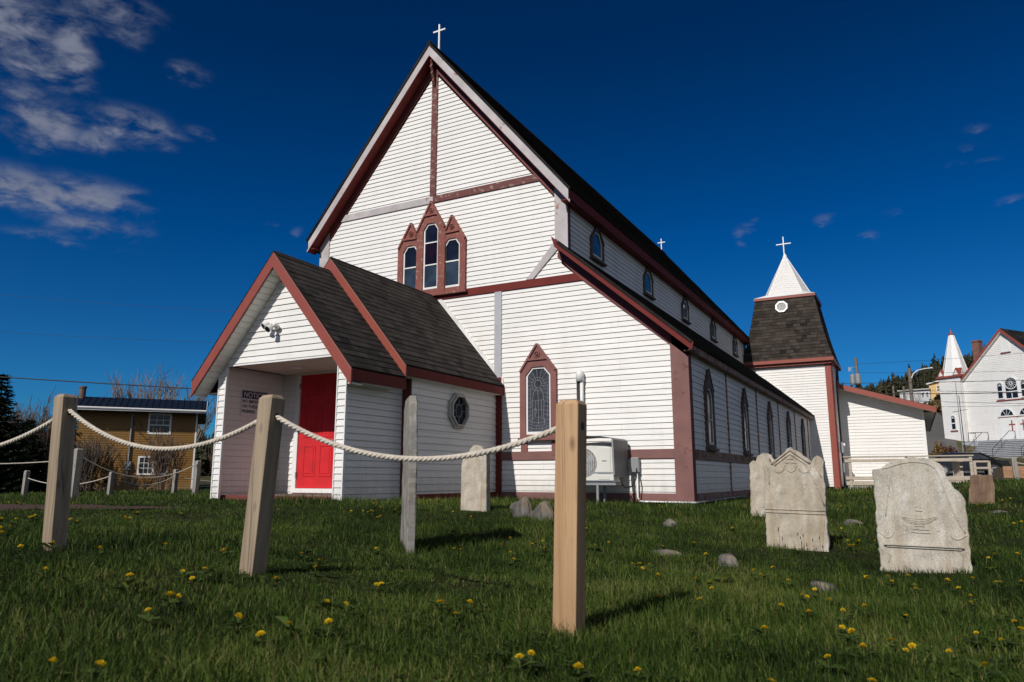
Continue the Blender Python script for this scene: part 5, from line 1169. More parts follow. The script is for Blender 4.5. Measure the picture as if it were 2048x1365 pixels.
# ---------------------------------------------------------------- trees and shrubs
def spruce(x,y,h,r,label,seed,lean=0,dens=1.0,group=None):
    rs=random.Random(seed); t=thing('spruce_tree',label,'tree',(x,y,g1(x,y)-.1),rs.uniform(0,6),group)
    bm=NB(); tube(bm,[(0,0,0),(.02,0,h*.5),(0,0,h*.97)],[h*.022,h*.013,.01],6); ob('trunk',bm,M['bark'],t)
    V=[];F=[];T=[]; 
    z=h*.05
    while z<h*.99:
        f=1-z/h; n=int((12*f+5)*dens); a0=rs.uniform(0,6)
        for k in range(n):
            a=a0+2*math.pi*k/n+rs.uniform(-.3,.3); L_=r*1.12*(f**.8)*rs.uniform(.6,1.18)+.08; c,s=math.cos(a),math.sin(a)
            droop=rs.uniform(.10,.45); m_=max(4,int(L_/.085))
            for i in range(m_):
                q=(i+.6)/m_; px_,py_=c*L_*q,s*L_*q; pz=z-droop*L_*q+.30*L_*q*q
                sz=(.05+.10*(1-q))*rs.uniform(.7,1.5)*(1+.35*min(h,10)/6)
                for _ in range(4):
                    b=len(V); aa=a+rs.choice((-1,1))*rs.uniform(.5,1.3); ex=rs.uniform(-.5,.35); l=sz*rs.uniform(1.1,2.2)
                    dx,dy=math.cos(aa),math.sin(aa); wx,wy=-dy*sz*.28,dx*sz*.28; tl=rs.uniform(-.02,.05)
                    V+=[(px_-wx,py_-wy,pz-tl),(px_+wx,py_+wy,pz+tl),(px_+dx*l,py_+dy*l,pz+ex*l)]; F.append((b,b+1,b+2)); tv_=min(1,max(0,.25+.5*q+rs.uniform(-.3,.3))); T+=[tv_]*3
        z+=h*.030*rs.uniform(.7,1.3)*(1 if h>3 else 1.5)
    me=bpy.data.meshes.new('crown'); me.from_pydata(V,[],F); me.update(); tints(me,T); ob('crown',me,M['needle'],t); return t
spruce(-25.5,4.4,5.2,1.5,'dark spruce at the left edge of the picture',1)
spruce(-30.0,10.1,4.95,1.2,'dark spruce rising just left of the leftmost near post',2)
spruce(-30.2,11.3,4.0,1.7,'dark bushy spruce against the left end of the brown house',4)
spruce(-38.0,12.5,4.3,1.7,'short dark spruce between the two tallest ones at left',3)
spruce(-30.1,7.7,3.7,1.4,'low dark spruce just right of the leftmost spruce',5)
spruce(-26.4,6.6,2.6,1.1,'small dark spruce in front of the grey shed',6)
def branches(bm,p,d,L_,r,depth,rs,spread=.5,up=.15,n=(2,4),seg=4,minr=.004,shrink=.72):
    pts=[p];rad=[r];q=Vector(p);dd=Vector(d).normalized(); 
    for i in range(3):
        dd=(dd+Vector((rs.uniform(-.16,.16),rs.uniform(-.16,.16),rs.uniform(-.05,.12)+up*.3))).normalized(); q=q+dd*L_/3; pts.append(q.copy()); rad.append(max(minr*.7,r*(1-.16*(i+1))))
    tube(bm,pts,rad,seg if r>.02 else 3,cap=False)
    if depth<=0: return
    k=rs.randint(*n)
    for i in range(k):
        t=rs.uniform(.35,1); j=min(2,int(t*3)); b=pts[j].lerp(pts[j+1],t*3-j) if j<3 else pts[-1]
        nd=(dd+Vector((rs.uniform(-1,1),rs.uniform(-1,1),rs.uniform(-.3,.7)))*spread).normalized()
        branches(bm,b,nd,L_*shrink*rs.uniform(.75,1.15),max(minr,r*.6),depth-1,rs,spread,up,n,seg,minr,shrink)
def bare_shrub(x,y,h,w,label,seed,m='twig',stems=26,depth=3,r=.022,zoff=0,cat='shrub',name='bare_shrub',minr=.006):
    rs=random.Random(seed); bm=NB()
    for i in range(stems):
        a=rs.uniform(0,6.28); o=rs.uniform(0,.28)*w; d=Vector((math.cos(a)*rs.uniform(.1,.8)*w/h,math.sin(a)*rs.uniform(.1,.8)*w/h,1)).normalized()
        branches(bm,Vector((math.cos(a)*o,math.sin(a)*o,0)),d,h*rs.uniform(.30,.42),r,depth,rs,.42,.25,(2,4),4,minr)
    o=ob(name,bm,M[m]); o.location=(x,y,g1(x,y)-.05+zoff); return tag(o,label,cat)
bare_shrub(-27.9,10.1,3.2,1.6,'dark bare shrub at the left corner of the brown house',11,'bark',42,3,.024,minr=.011)
bare_shrub(-24.3,11.9,3.4,1.6,'reddish bare shrub in front of the lower window of the brown house',12,'twig',36,3,.022,minr=.010)
bare_shrub(-22.6,13.9,2.8,1.3,'bare shrub at the right corner of the brown house',13,'twig',18,3,.02,minr=.010)
bare_shrub(-44,16,7.0,4.0,'dull brown bare thicket behind the spruces at the far left',14,'twig',50,3,.04,minr=.016)
bare_shrub(-40,20,6.2,4.0,'dull brown bare thicket behind the left end of the brown house',15,'twig',50,3,.04,minr=.016)
def bare_tree(x,y,h,label,seed,w=.5,stems=5,m='twig_grey'):
    rs=random.Random(seed); t=thing('bare_tree',label,'tree',(x,y,g1(x,y)-.1))
    bm=NB(); tube(bm,[(0,0,0),(.05,0,h*.12),(0,.05,h*.25)],[h*.03,h*.024,h*.02],8); ob('trunk',bm,M['bark'],t)
    bm=NB()
    for i in range(stems*3):
        a=6.28*i/(stems*3)+rs.uniform(-.3,.3); d=Vector((math.cos(a)*w*rs.uniform(.5,1.5),math.sin(a)*w*rs.uniform(.5,1.5),1)).normalized()
        branches(bm,Vector((0,.03,h*rs.uniform(.15,.25))),d,h*.30,h*.012,4,rs,.42,.2,(2,3),4,.012,.74)
    ob('crown',bm,M[m],t); return t
bare_tree(-41.4,22.4,9.8,'leafless pale tree spreading above the blue roofed house',21,.62,5)
bare_tree(-36.7,22.8,8.0,'smaller leafless tree beside the porch eave, right of the spreading one',22,.35,3)
# far hillside wood: one mass of small conifers
def forest():
    rs=random.Random(5); V=[];F=[];T=[]
    P=[]
    for _ in range(3600): # right hill
        y=rs.uniform(160,240); x=rs.uniform(-55,85)
        if y<190 and 0<x<30: continue
        P.append((x,y,rs.uniform(2.2,5.2)))
    for _ in range(1100): # left hill
        a=R(rs.uniform(-72,-46)); d=rs.uniform(105,200); P.append((8.96+d*math.sin(a),-12.9+d*math.cos(a),rs.uniform(2,4)))
    xs=np.array([p[0] for p in P]);ys=np.array([p[1] for p in P]); zs_=gz(xs,ys)
    for (x,y,h),z in zip(P,zs_):
        if rs.random()<.10: h*=1.5
        r=h*rs.uniform(.17,.30); t=rs.uniform(0,1)
        nl=7
        for l in range(nl):
            f=l/nl; zz=z+h*(.08+.88*f); rr=r*(1-f)*rs.uniform(.8,1.25)+.12
            for k in range(7):
                a=rs.uniform(0,6.28); b=len(V); ri=rr*rs.uniform(.7,1.2); w=.55
                V+=[(x,y,zz+h*.16),(x+ri*math.cos(a-w),y+ri*math.sin(a-w),zz-rs.uniform(0,.07)*h),(x+ri*math.cos(a+w),y+ri*math.sin(a+w),zz-rs.uniform(0,.07)*h)]; F.append((b,b+1,b+2)); q=min(1,max(0,t+rs.uniform(-.25,.25))); T+=[q]*3
    me=bpy.data.meshes.new('forest'); me.from_pydata(V,[],F); me.update(); tints(me,T)
    m=leafm('far_conifers',(.012,.018,.009),(.055,.048,.022),.05)
    tag(ob('hillside_wood',me,m),'dark conifer wood along the crests of the far hills','wood',kind='stuff')
forest()

# ---------------------------------------------------------------- wires
def wire(p0,p1,sag,r,label,group=None):
    p0=Vector(p0);p1=Vector(p1); bm=NB(); pts=[]
    for k in range(25):
        t=k/24; p=p0.lerp(p1,t); p.z-=sag*4*t*(1-t); pts.append(p)
    tube(bm,pts,r,5); return tag(ob('power_line',bm,M['wire'],smooth=True),label,'power line',group)
wire((-30,-7,4.75),(-5,8,3.0),.12,.020,'thick black cable crossing the sky at the left, above the brown house')
wire((-25.1,1.8,8.0),(-2,14,6.6),.3,.006,'thin upper wire crossing the blue sky at the left')
wire((-25.2,2.1,6.45),(-2,14,5.7),.3,.006,'thin lower wire crossing the blue sky at the left')
wire((4.1,43.2,7.04),(30,44.8,6.60),.22,.022,'highest of the wires crossing the front of the white church at right')
wire((4.1,43.25,6.70),(30,46,5.3),.18,.014,'thin wire second from the top in front of the white church at right')
wire((4.0,43.3,6.31),(30,45,5.75),.22,.030,'thick cable crossing the white church at its window sills')
wire((4.0,43.4,6.03),(30,45.5,4.5),.20,.014,'thin wire below the thick cable in front of the white church at right')
wire((5.6,52.7,9.6),(40,70,13.6),.6,.012,'thin wire rising across the sky toward the right edge')
wire((5.6,52.7,8.9),(40,66,10.2),.6,.012,'thin wire crossing the spire of the white church at right')
wire((8,47,5.5),(30,44,4.9),.15,.012,'lowest thin wire crossing the doors of the white church at right')
# ---------------------------------------------------------------- utility poles and lamp
def pole(x,y,z0,z1,r,label,m='pole_wood'):
    t=thing('utility_pole',label,'utility pole',(x,y,z0)); bm=NB(); tube(bm,[(0,0,0),(0,0,z1-z0)],[r*1.15,r],10); ob('pole_shaft',bm,M[m],t); return t
t=pole(5.55,52.7,1.0,10.1,.12,'grey wooden utility pole with a transformer just right of the tower')
bm=NB(); lathe(bm,[(.20,0),(.22,.05),(.22,.75),(.16,.85)],(.05,-.32,6.9),14); lathe(bm,[(.20,0),(.22,.05),(.22,.75),(.16,.85)],(-.35,-.1,6.9),14); ob('transformer',bm,M['metal_grey'],t)
bm=NB(); tube(bm,[(0,-.1,8.3),(-.30,-.2,8.35),(-.55,-.2,8.1)],.03,5); tube(bm,[(-.4,-.2,8.3),(-.3,-.2,7.7),(-.05,-.2,7.6)],.02,5); box(bm,-.6,-.45,-.25,-.15,8.0,8.35); ob('cutout_fuse',bm,M['metal_grey'],t)
t=pole(9.29,50.4,1.0,8.7,.12,'grey utility pole carrying the curved street lamp arm')
bm=NB(); tube(bm,[(.1,.0,6.9),(.25,0,7.25),(.55,.1,7.5),(1.0,.25,7.62),(1.4,.4,7.66)],.035,7); lathe(bm,[(.02,-.03),(.1,-.02),(.1,.04),(.03,.07)],(1.5,.45,7.66),10); ob('lamp_arm',bm,M['alu_white'],t)
pole(7.81,71.3,3.5,9.7,.10,'thin pale pole behind the rear hall roof, left of the lamp pole'); pole(8.75,71.7,3.5,9.65,.10,'thin pale pole behind the rear hall roof, beside the grey house')
# ---------------------------------------------------------------- deck with railing beside the rear hall
dk=thing('wooden_deck','weathered wooden deck with railing along the rear hall','deck',(6.75,17.6,.0))
bm=NB(); box(bm,0,3.95,0,2.3,.16,.24); ob('deck_floor',bm,M['deckwood'],dk)
bm=NB(); box(bm,-.05,4.0,-.03,.0,.18,.33); ob('rim_board',bm,M['deckwood'],dk,bevel=.004)
bm=NB(); 
for k in range(28): box(bm,.0+.14*k,.125+.14*k,-.005,.015,-.25,.178)
ob('skirt_boards',bm,M['post_old'],dk)
for x in (.12,2.0,3.98): bm=NB(); box(bm,x-.045,x+.045,-.06,.03,.10,1.20); ob('railing_post',bm,M['deckwood'],dk)
bm=NB(); box(bm,-.1,4.08,-.10,.06,1.20,1.24); ob('handrail',bm,M['deckwood'],dk,bevel=.005)
bm=NB(); box(bm,-.05,4.0,-.085,-.061,1.02,1.13); box(bm,-.05,4.0,-.085,-.061,.38,.50); ob('rail_board',bm,M['deckwood'],dk,bevel=.004)
rp=thing('wooden_ramp','weathered wooden ramp rail with upright slats beyond the deck','ramp',(10.35,18.0,.0),R(0))
bm=NB(); bar(bm,(0.1,0.0,1.03),(.05,5.6,1.2),.10,.05); ob('handrail',bm,M['deckwood'],rp)
for y,h in ((.0,1.06),(5.6,1.25)): bm=NB(); box(bm,.05,.14,y-.045,y+.045,-.1,h); ob('railing_post',bm,M['deckwood'],rp)
for k in range(14): bm=NB(); y=.35+.37*k; box(bm,.08,.115,y,y+.09,.12,1.0+.03*k*.37); ob('slat',bm,M['deckwood'],rp)
bm=NB(); bar(bm,(.1,0,.16),(.05,5.6,.5),.6,.06); ob('ramp_floor',bm,M['deckwood'],rp)
gt=thing('wooden_gate_frame','open wooden frame of two posts and a rail in front of the black car','railing',(11.0,20.5,.2),R(15))
bm=NB(); box(bm,0,.5,-.05,.03,.83,.90); box(bm,0,.5,-.03,.01,.58,.66); ob('rail_board',bm,M['deckwood'],gt)
for x in (0,.5): bm=NB(); box(bm,x-.045,x+.045,-.045,.045,-.1,.88); ob('railing_post',bm,M['deckwood'],gt)
# planter, far post and rope at the right edge
pl=thing('wooden_planter','reddish wooden plank planter box at the right edge','planter',(11.75,18.7,.35),R(20))
bm=NB()
for k in range(3): box(bm,0,2.2,-.01*k*0,.03,.09+.14*k,.225+.14*k)
ob('plank_side',bm,wood('reddish_planks',(.30,.15,.08),(.48,.29,.17),axis=0,knots=False),pl,bevel=.004)
bm=NB(); box(bm,.02,2.18,.03,.8,-.2,.45); ob('soil_bed',bm,M['bark'],pl)
post(11.64,13.95,11.63,13.95,.25,1.06,.13,M['post_old'],'weathered post standing before the plank planter at the right edge',hole=False)
rope((11.68,13.95,.90),(15.5,14.6,.95),.25,.013,'thin rope leaving the right edge of the picture from the weathered post',strands=1)
# ---------------------------------------------------------------- black car
def car(x,y,rz):
    t=thing('parked_car','black car parked on the road below the stone steps of the white church','car',(x,y,g1(x,y)+.02),rz)
    prof=[(-2.2,.35),(-2.25,.62),(-2.15,.88),(-1.5,1.0),(-.7,1.42),(.35,1.46),(1.25,1.38),(1.95,1.0),(2.15,.9),(2.2,.5),(2.1,.3),(-2.1,.28)]
    bm=NB(); rows=[]
    for yy,sx,sz in ((-.86,.97,.90),(-.80,1,.97),(-.5,1,1.0),(.5,1,1.0),(.80,1,.97),(.86,.97,.90)):
        rows.append([bm.verts.new((px_*sx,yy*(1-.16*max(0,(pz-.9))/.56),.3+(pz-.3)*sz if pz>.9 else pz)) for px_,pz in prof])
    for a,b_ in zip(rows,rows[1:]):
        for i in range(len(prof)): bm.faces.new((a[i],a[(i+1)%len(prof)],b_[(i+1)%len(prof)],b_[i]))
    bm.faces.new(rows[0]); bm.faces.new(rows[-1][::-1]); ob('body',bm,M['carpaint'],t,bevel=.03)
    gm=glassm('car_glass',(.03,.035,.04))
    for s in (-1,1):
        bm=NB(); prism(bm,[(-1.25,1.02),(-.66,1.32),(.05,1.36),(.05,1.0)],.0,.012,lambda u,d,z:(u,s*(.845-(z-.9)*.25+d),z)); prism(bm,[(.12,1.0),(.12,1.36),(.9,1.32),(1.45,1.02)],.0,.012,lambda u,d,z:(u,s*(.845-(z-.9)*.25+d),z)); ob('side_window',bm,gm,t)
        for xx in (-1.38,1.35):
            bm=NB(); cyl(bm,(xx,s*.70,.32),(xx,s*.885,.32),.33,20); w=ob('wheel',bm,M['black'],t,bevel=.02)
            bm=NB(); cyl(bm,(xx,s*.88,.32),(xx,s*.892,.32),.20,12); ob('rim',bm,M['metal_grey'],w)
        bm=NB(); ball(bm,(-2.12,s*.62,.72),.13,.5,1.2,.6); ob('headlight',bm,M['alu_white'],t,smooth=True)
    bm=NB(); quad(bm,(-1.47,-.68,1.03),(-1.47,.68,1.03),(-.74,.6,1.425),(-.74,-.6,1.425)); ob('windshield',bm,gm,t)
    bm=NB(); box(bm,-1.15,-.95,-.99,-.86,.98,1.1); ob('mirror',bm,M['carpaint'],t,bevel=.02)
    return t
car(11.9,42.3,R(184))
# ---------------------------------------------------------------- second white church
c2=local('hillside_church','white clapboard church with rose window, corner spire and steps on the slope at right','church',18.69,81.49,3.0,.815,-.579)
Zb=-3.0
def z2(z): return z+Zb
C0=XZ(0)
ap=16.39-3; hwid=5.2; ez=ap-hwid*1.015; fl=1.45
bm=NB(); lap(bm,[(-hwid,fl),(hwid,fl),(hwid,ez),(0,ap-.25),(-hwid,ez)],.20,.022,C0); ob('front_wall',bm,M['white'],c2,recalc=False,label='white front wall with a pointed gable')
bm=NB(); lap(bm,[(0,fl),(20,fl),(20,ez),(0,ez)],.2,.022,YZ(hwid)); ob('side_wall',bm,M['white'],c2,recalc=False)
bm=NB(); box(bm,-hwid+.02,hwid-.02,.05,20,-1,ez-.1); ob('foundation',bm,M['greyboard'],c2)
bm=NB()
for s in (1,-1): prism(bm,[(0,ap+.1),(s*(hwid+.35),ap+.1-(hwid+.35)*1.015),(s*(hwid+.35),ap-.02-(hwid+.35)*1.015),(0,ap-.02)],-20.3,.35,C0)
ob('roof',bm,M['shingle'],c2)
bm=NB()
for s in (1,-1): prism(bm,[(0,ap+.06),(s*(hwid+.37),ap+.06-(hwid+.37)*1.015),(s*(hwid+.37),ap-.30-(hwid+.37)*1.015),(0,ap-.30)],.35,.40,C0)
ob('rake_fascia',bm,M['red_trim'],c2)
bm=NB()
for s in (1,-1): prism(bm,[(0,ap-.30),(s*(hwid+.3),ap-.30-(hwid+.3)*1.015),(s*(hwid+.3),ap-.36-(hwid+.3)*1.015),(0,ap-.36)],.0,.36,C0)
ob('rake_soffit',bm,M['white_trim'],c2)
# corner tower
TX0,TX1,TF_,TB=-7.35,-4.85,.5,-2.2
tm=(TX0+TX1)/2; tz=8.75
bm=NB(); C5=XZ(-TF_); lap(bm,[(TX0,1.3),(TX1,1.3),(TX1,tz),(TX0,tz)],.2,.022,C5); ob('tower_wall',bm,M['white'],c2,recalc=False)
bm=NB(); lap(bm,[(-TF_,1.3),(2.0,1.3),(2.0,tz),(-TF_,tz)],.2,.022,YZ(TX1)); ob('tower_wall',bm,M['white'],c2,recalc=False)
bm=NB(); box(bm,TX0,TX1-.01,-TF_+.02,2.0,-1,tz); ob('tower_core',bm,M['greyboard'],c2)
bm=NB(); box(bm,TX0-.22,TX1+.22,-TF_-.22,2.2,tz,tz+.22); ob('tower_cornice',bm,M['red_trim'],c2)
ty_=(2.0-TF_)/2
bm=NB(); base=[(tm+1.42*math.cos(R(22.5+45*k)),ty_+1.42*math.sin(R(22.5+45*k)),tz+.22) for k in range(8)]; tp=[(tm+.24*math.cos(R(22.5+45*k)),ty_+.24*math.sin(R(22.5+45*k)),tz+5.15) for k in range(8)]
b0=[bm.verts.new(p) for p in base];t0=[bm.verts.new(p) for p in tp]
for k in range(8): bm.faces.new((b0[k],b0[(k+1)%8],t0[(k+1)%8],t0[k]))
bm.faces.new(t0); ob('spire',bm,M['white_trim'],c2,label='white pointed spire on the corner tower')
bm=NB()
for k in range(8): tube(bm,[base[k],tp[k]],.045,4)
ob('spire_ribs',bm,M['white_trim'],c2)
bm=NB(); lathe(bm,[(.30,0),(.34,.06),(.30,.14),(.10,.3),(.05,.5),(.01,.75)],(tm,ty_,tz+5.12),10); ob('finial',bm,M['red_trim'],c2)
for (x,y,rz) in ((TX0+.35,-TF_-.1,0),(TX1-.35,-TF_-.1,0),(TX1+.1,-TF_+.35,90),(TX1+.1,1.6,90)):
    bm=NB(); mt=Matrix.Translation((x,y,tz+.22))@Matrix.Rotation(R(rz),4,'Z')
    prism(bm,[(-.42,0),(.42,0),(0,.85)],0,.5,lambda u,d,z:mt@Vector((u,d,z))); g=ob('gablet',bm,M['red_trim'],c2)
    bm=NB(); prism(bm,[(-.27,.06),(.27,.06),(0,.60)],-.03,.0,lambda u,d,z:mt@Vector((u,d,z))); ob('gablet_face',bm,M['white_trim'],g)
def arch(u0,u1,z0,z1,n=8,pt=1.0):
    uc=(u0+u1)/2;hw_=(u1-u0)/2; zs_=z1-hw_*1.15
    pts=[(u0,z0),(u1,z0)]
    for k in range(n+1):
        a=math.pi*k/n; pts.append((uc+hw_*math.cos(a),zs_+hw_*1.15*math.sin(a)))
    return pts
def arched(u0,u1,z0,z1,mp,mull=True,mz=None,name='window'):
    o_=arch(u0,u1,z0,z1); i_=arch(u0+.13,u1-.13,z0+.12,z1-.14); bm=NB(); ring(bm,o_,i_,0,.09,mp)
    if mz: prism(bm,[(u0+.1,mz-.05),(u1-.1,mz-.05),(u1-.1,mz+.05),(u0+.1,mz+.05)],.03,.08,mp)
    w=ob(name,bm,M['white_trim'],c2); bm=NB(); prism(bm,i_,.0,.04,mp); ob('pane',bm,M['glass'],w)
    if mull:
        bm=NB(); uc=(u0+u1)/2; zz=z1-(u1-u0)*.62
        tube(bm,[mp(uc,.05,zz),mp(uc,.05,z1-.1)],.022,4)
        for s in (-1,1): tube(bm,[mp(uc,.05,zz),mp(uc+s*(u1-u0)*.25,.05,z1-.3)],.022,4)
        tube(bm,[mp(u0+.1,.05,zz),mp(u1-.1,.05,zz)],.022,4); ob('muntins',bm,M['white_trim'],w)
    return w
arched(-1.28,-.52,5.80,7.72,C0,mz=6.65); arched(1.15,1.95,5.80,7.72,C0,mz=6.65)
w=arched(-.45,1.02,5.72,8.25,C0,mull=False,mz=6.55)
bm=NB(); c=(.285,7.43)
for r,tk in ((.62,.045),(.13,.03)): tube(bm,[C0(c[0]+r*math.cos(a),.08,c[1]+r*math.sin(a)) for a in [k*math.pi/12 for k in range(25)]],tk,5,cap=False)
for k in range(14): a=2*math.pi*k/14; tube(bm,[C0(c[0]+.13*math.cos(a),.08,c[1]+.13*math.sin(a)),C0(c[0]+.62*math.cos(a),.08,c[1]+.62*math.sin(a))],.02,4)
prism(bm,[(.25,5.84),(.32,5.84),(.32,6.5),(.25,6.5)],.03,.08,C0)
ob('rose_tracery',bm,M['white_trim'],w,label='round rose window tracery with radiating spokes')
bm=NB(); prism(bm,[(-1.4,5.62),(2.1,5.62),(2.1,5.72),(-1.4,5.72)],0,.12,C0); ob('window_sill',bm,M['red_trim'],c2)
w=arched(-.28,.60,10.85,12.15,C0,mull=False); 
bm=NB(); prism(bm,arch(-.17,.49,10.95,12.02),.0,.075,C0); ob('louvre_panel',bm,M['white_trim'],w); bm=NB(); prism(bm,[(-.36,10.74),(.68,10.74),(.68,10.84),(-.36,10.84)],0,.12,C0); ob('window_sill',bm,M['red_trim'],c2)
# tower window
C5=XZ(-TF_); 
arched(-6.48,-5.78,2.75,4.55,C5,mz=3.55); bm=NB(); prism(bm,[(-6.55,2.63),(-5.7,2.63),(-5.7,2.73),(-6.55,2.73)],0,.12,C5); ob('window_sill',bm,M['red_trim'],c2)
# doors with arched lights and red crosses
for k,u in enumerate((-1.35,.62)):
    o_=arch(u,u+1.75,3.95,4.80+.0,10); 
    w=arched(u+.05,u+1.65,3.90,4.85,C0,mull=True)
    for j in (0,1):
        a=u+.05+.82*j; bm=NB(); prism(bm,[(a,1.5),(a+.79,1.5),(a+.79,3.82),(a,3.82)],0,.05,C0); d=ob('door',bm,M['white_trim'],c2,bevel=.01)
        if (k,j) in ((0,1),(1,0),(0,0),(1,1)) and not (k==0 and j==0):
            bm=NB(); m_=a+.38; prism(bm,[(m_-.06,2.35),(m_+.06,2.35),(m_+.06,3.5),(m_-.06,3.5)],.05,.08,C0); prism(bm,[(m_-.32,2.98),(m_-.061,2.98),(m_-.061,3.11),(m_-.32,3.11)],.05,.08,C0); prism(bm,[(m_+.061,2.98),(m_+.32,2.98),(m_+.32,3.11),(m_+.061,3.11)],.05,.08,C0); ob('red_cross',bm,M['red_trim'],d)
bm=NB(); prism(bm,[(-1.45,3.82),(2.45,3.82),(2.45,3.90),(-1.45,3.90)],0,.08,C0); ob('door_head',bm,M['red_trim'],c2)
bm=NB(); box(bm,-4.60,-3.85,2.0,2.8,ap-6.5,13.05); ob('chimney',bm,M['brick'],c2); bm=NB(); box(bm,-4.66,-3.79,1.94,2.86,12.85,12.98); ob('chimney_cap',bm,M['brick'],c2)
# steps
st=local('stone_steps','wide grey steps with black handrails climbing to the doors of the hillside church','steps',18.69,81.49,3.0,.815,-.579)
bm=NB(); box(bm,-4.0,5.2,-1.6,-.02,-1.5,1.42)
for k in range(11): z=1.42-.2*(k+1); box(bm,-2.6,5.2,-1.6-.32*(k+1),-1.6-.32*k-.001,-2.5,z-.05); box(bm,-2.65,5.25,-1.6-.32*(k+1)-.07,-1.6-.32*k-.002,z-.05,z)
ob('stone_treads',bm,paint('grey_painted_steps',(.30,.31,.32),.85,.25,3,.3),st,bevel=.012)
for x in (-2.4,.4,3.2):
    bm=NB(); pr=lambda y,z:(x,y,z)
    tube(bm,[pr(-.6,2.3),pr(-1.6,2.3),pr(-4.9,.30),pr(-4.9,-.8)],.03,6); tube(bm,[pr(-.6,2.3),pr(-.6,1.4)],.03,6); tube(bm,[pr(-3.2,1.5),pr(-3.2,.5)],.025,6); ob('handrail',bm,M['wire'],st)
bm=NB(); tube(bm,[(-4,-.2,2.3),(-4,-1.5,2.3),(-.6-1.9,-1.5,2.3)],.03,6); tube(bm,[(-4,-1.5,1.4),(-4,-1.5,2.3)],.03,6); tube(bm,[(-3.2,-1.5,1.4),(-3.2,-1.5,2.3)],.02,6); ob('handrail',bm,M['wire'],st)
bm=NB()
for (a,b_) in ((-4.6,-3.9),(-3.8,-3.2),(-3.1,-2.65)): box(bm,a,b_,-1.7,-1.61,-1.2,1.3)
ob('landing_skirt',bm,M['greyboard'],st)
for (x,y,z0,z1,l) in ((12.6,57.5,1.8,8.2,'thin white flagpole, taller of the two before the hillside church'),(12.62,55.4,1.6,6.9,'thin dark flagpole with crossbar, shorter of the two before the hillside church')):
    t=thing('flagpole',l,'flagpole',(x,y,z0)); bm=NB(); tube(bm,[(0,0,0),(0,0,z1-z0)],[.045,.025],6); 
    if z1<8: tube(bm,[(-.55,0,z1-z0-1.3),(.5,.1,z1-z0-1.1)],.02,5)
    ob('pole_shaft',bm,M['metal_grey'] if z1>8 else M['wire'],t)
# ---------------------------------------------------------------- houses on the hill
h1=thing('yellow_house','yellow two storey house on the hillside left of the corner spire','house',(13.1,157.5,14.4),R(-8))
bm=NB(); lap(bm,[(0,0),(9,0),(9,6.6),(0,4.7)],.25,.03,XZ(0)); ob('front_wall',bm,M['yellow_siding'],h1,recalc=False)
bm=NB(); box(bm,0.02,9,.05,7,-2,4.6); ob('side_walls',bm,M['yellow_siding'],h1)
bm=NB(); prism(bm,[(-.4,4.65),(9.3,6.75),(9.3,6.95),(-.4,4.85)],-7.4,.5,XZ(0)); ob('roof',bm,M['white_trim'],h1)
for (a,z) in ((1.25,3.1),(1.35,.55)):
    for j in (0,1): simple_window(h1,XZ(0),a+j*1.05,a+j*1.05+.85,z,z+(1.35 if z>1 else 2.0),1,1,fr=.12,mid=z+.65,glass='glass')
bm=NB(); box(bm,-.2,6,-1.6,-.02,-.4,-.2); 
for k in range(7): box(bm,-.1+k*.9,.0+k*.9,-1.6,-1.5,-2,.7)
bar(bm,(-.1,-1.55,.7),(5.5,-1.55,.7),.08,.08); ob('balcony',bm,M['white_old'],h1)
h2=thing('grey_house','pale grey house on the hillside beside the yellow one','house',(7.7,158.2,13.4),R(-14))
bm=NB(); lap(bm,[(0,0),(5.6,0),(5.6,4.6),(0,4.6)],.25,.03,XZ(0)); ob('front_wall',bm,M['grey_siding'],h2,recalc=False)
bm=NB(); box(bm,0.02,5.6,.05,4,-2,4.6); ob('side_walls',bm,M['grey_siding'],h2)
bm=NB(); prism(bm,[(-.3,4.6),(5.7,4.6),(5.7,4.85),(-.3,4.85)],-4.2,.4,XZ(0)); ob('roof',bm,M['white_old'],h2)
for a,z in ((.5,3.0),(2.0,3.0),(4.0,3.0),(4.8,3.0),(3.6,.5),(4.6,.5)): simple_window(h2,XZ(0),a,a+.6,z,z+1.2,1,1,fr=.09,glass='glass')
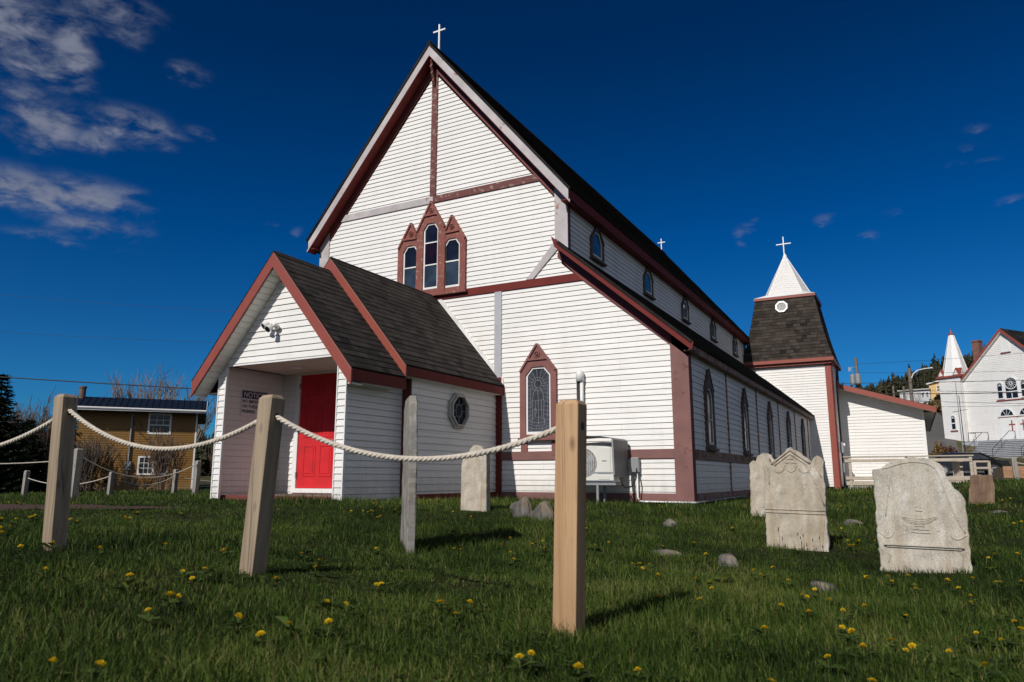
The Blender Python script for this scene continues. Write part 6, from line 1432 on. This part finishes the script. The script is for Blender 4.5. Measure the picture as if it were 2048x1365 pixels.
# shrubs on the slope by the road
def leafy(x,y,w,h,label,m,seed,n=900,name='leafy_shrub'):
    rs=random.Random(seed); t=thing(name,label,'shrub',(x,y,g1(x,y)))
    bm=NB()
    for i in range(9): a=rs.uniform(0,6.28); tube(bm,[(0,0,-.1),(math.cos(a)*w*.3,math.sin(a)*w*.3,h*.7)],[.03,.01],4)
    ob('stems',bm,M['bark'],t)
    V=[];F=[];T=[]
    for i in range(n):
        a=rs.uniform(0,6.28);e=rs.uniform(-.1,1.4);r=rs.uniform(.5,1)*(1+.2*math.sin(3*a+seed)); p=Vector((w*r*math.cos(a)*math.cos(e),w*r*math.sin(a)*math.cos(e),h*.15+h*.8*r*math.sin(max(0,e))))
        s=w*.09*rs.uniform(.6,1.4); u=Vector((rs.uniform(-1,1),rs.uniform(-1,1),rs.uniform(-1,1))).normalized()*s; v=u.cross(Vector((rs.uniform(-1,1),rs.uniform(-1,1),rs.uniform(-1,1))).normalized())
        b=len(V); V+=[tuple(p-u),tuple(p+v),tuple(p+u),tuple(p-v)]; F.append((b,b+1,b+2,b+3)); T+=[rs.random()]*4
    me=bpy.data.meshes.new('crown'); me.from_pydata(V,[],F); me.update(); tints(me,T); ob('crown',me,m,t); return t
leafy(12.0,68,1.1,1.5,'dark reddish shrub on the grass beside the road',leafm('red_leaves',(.05,.02,.015),(.12,.05,.03),.1),31)
leafy(11.1,64,.75,1.6,'shrub with yellow patches beside the dark reddish one',leafm('yellow_leaves',(.05,.03,.012),(.32,.18,.04),.1),32,500)
leafy(13.4,112,1.6,1.6,'dark green bush below the yellow house',M['needle'],33)
leafy(12.4,104,2.0,1.6,'pale orange and green rocky shrub on the bank above the road',leafm('bank_leaves',(.07,.06,.03),(.32,.22,.10),.1),34,700)
bare_tree(9.2,88,5.2,'small bare tree in front of the pale grey house on the hill',35,.5,4)
leafy(20.5,74,2.2,1.0,'rough dry shrub on the bank right of the steps',leafm('dry_leaves',(.10,.085,.04),(.30,.24,.14),.1),36,700)
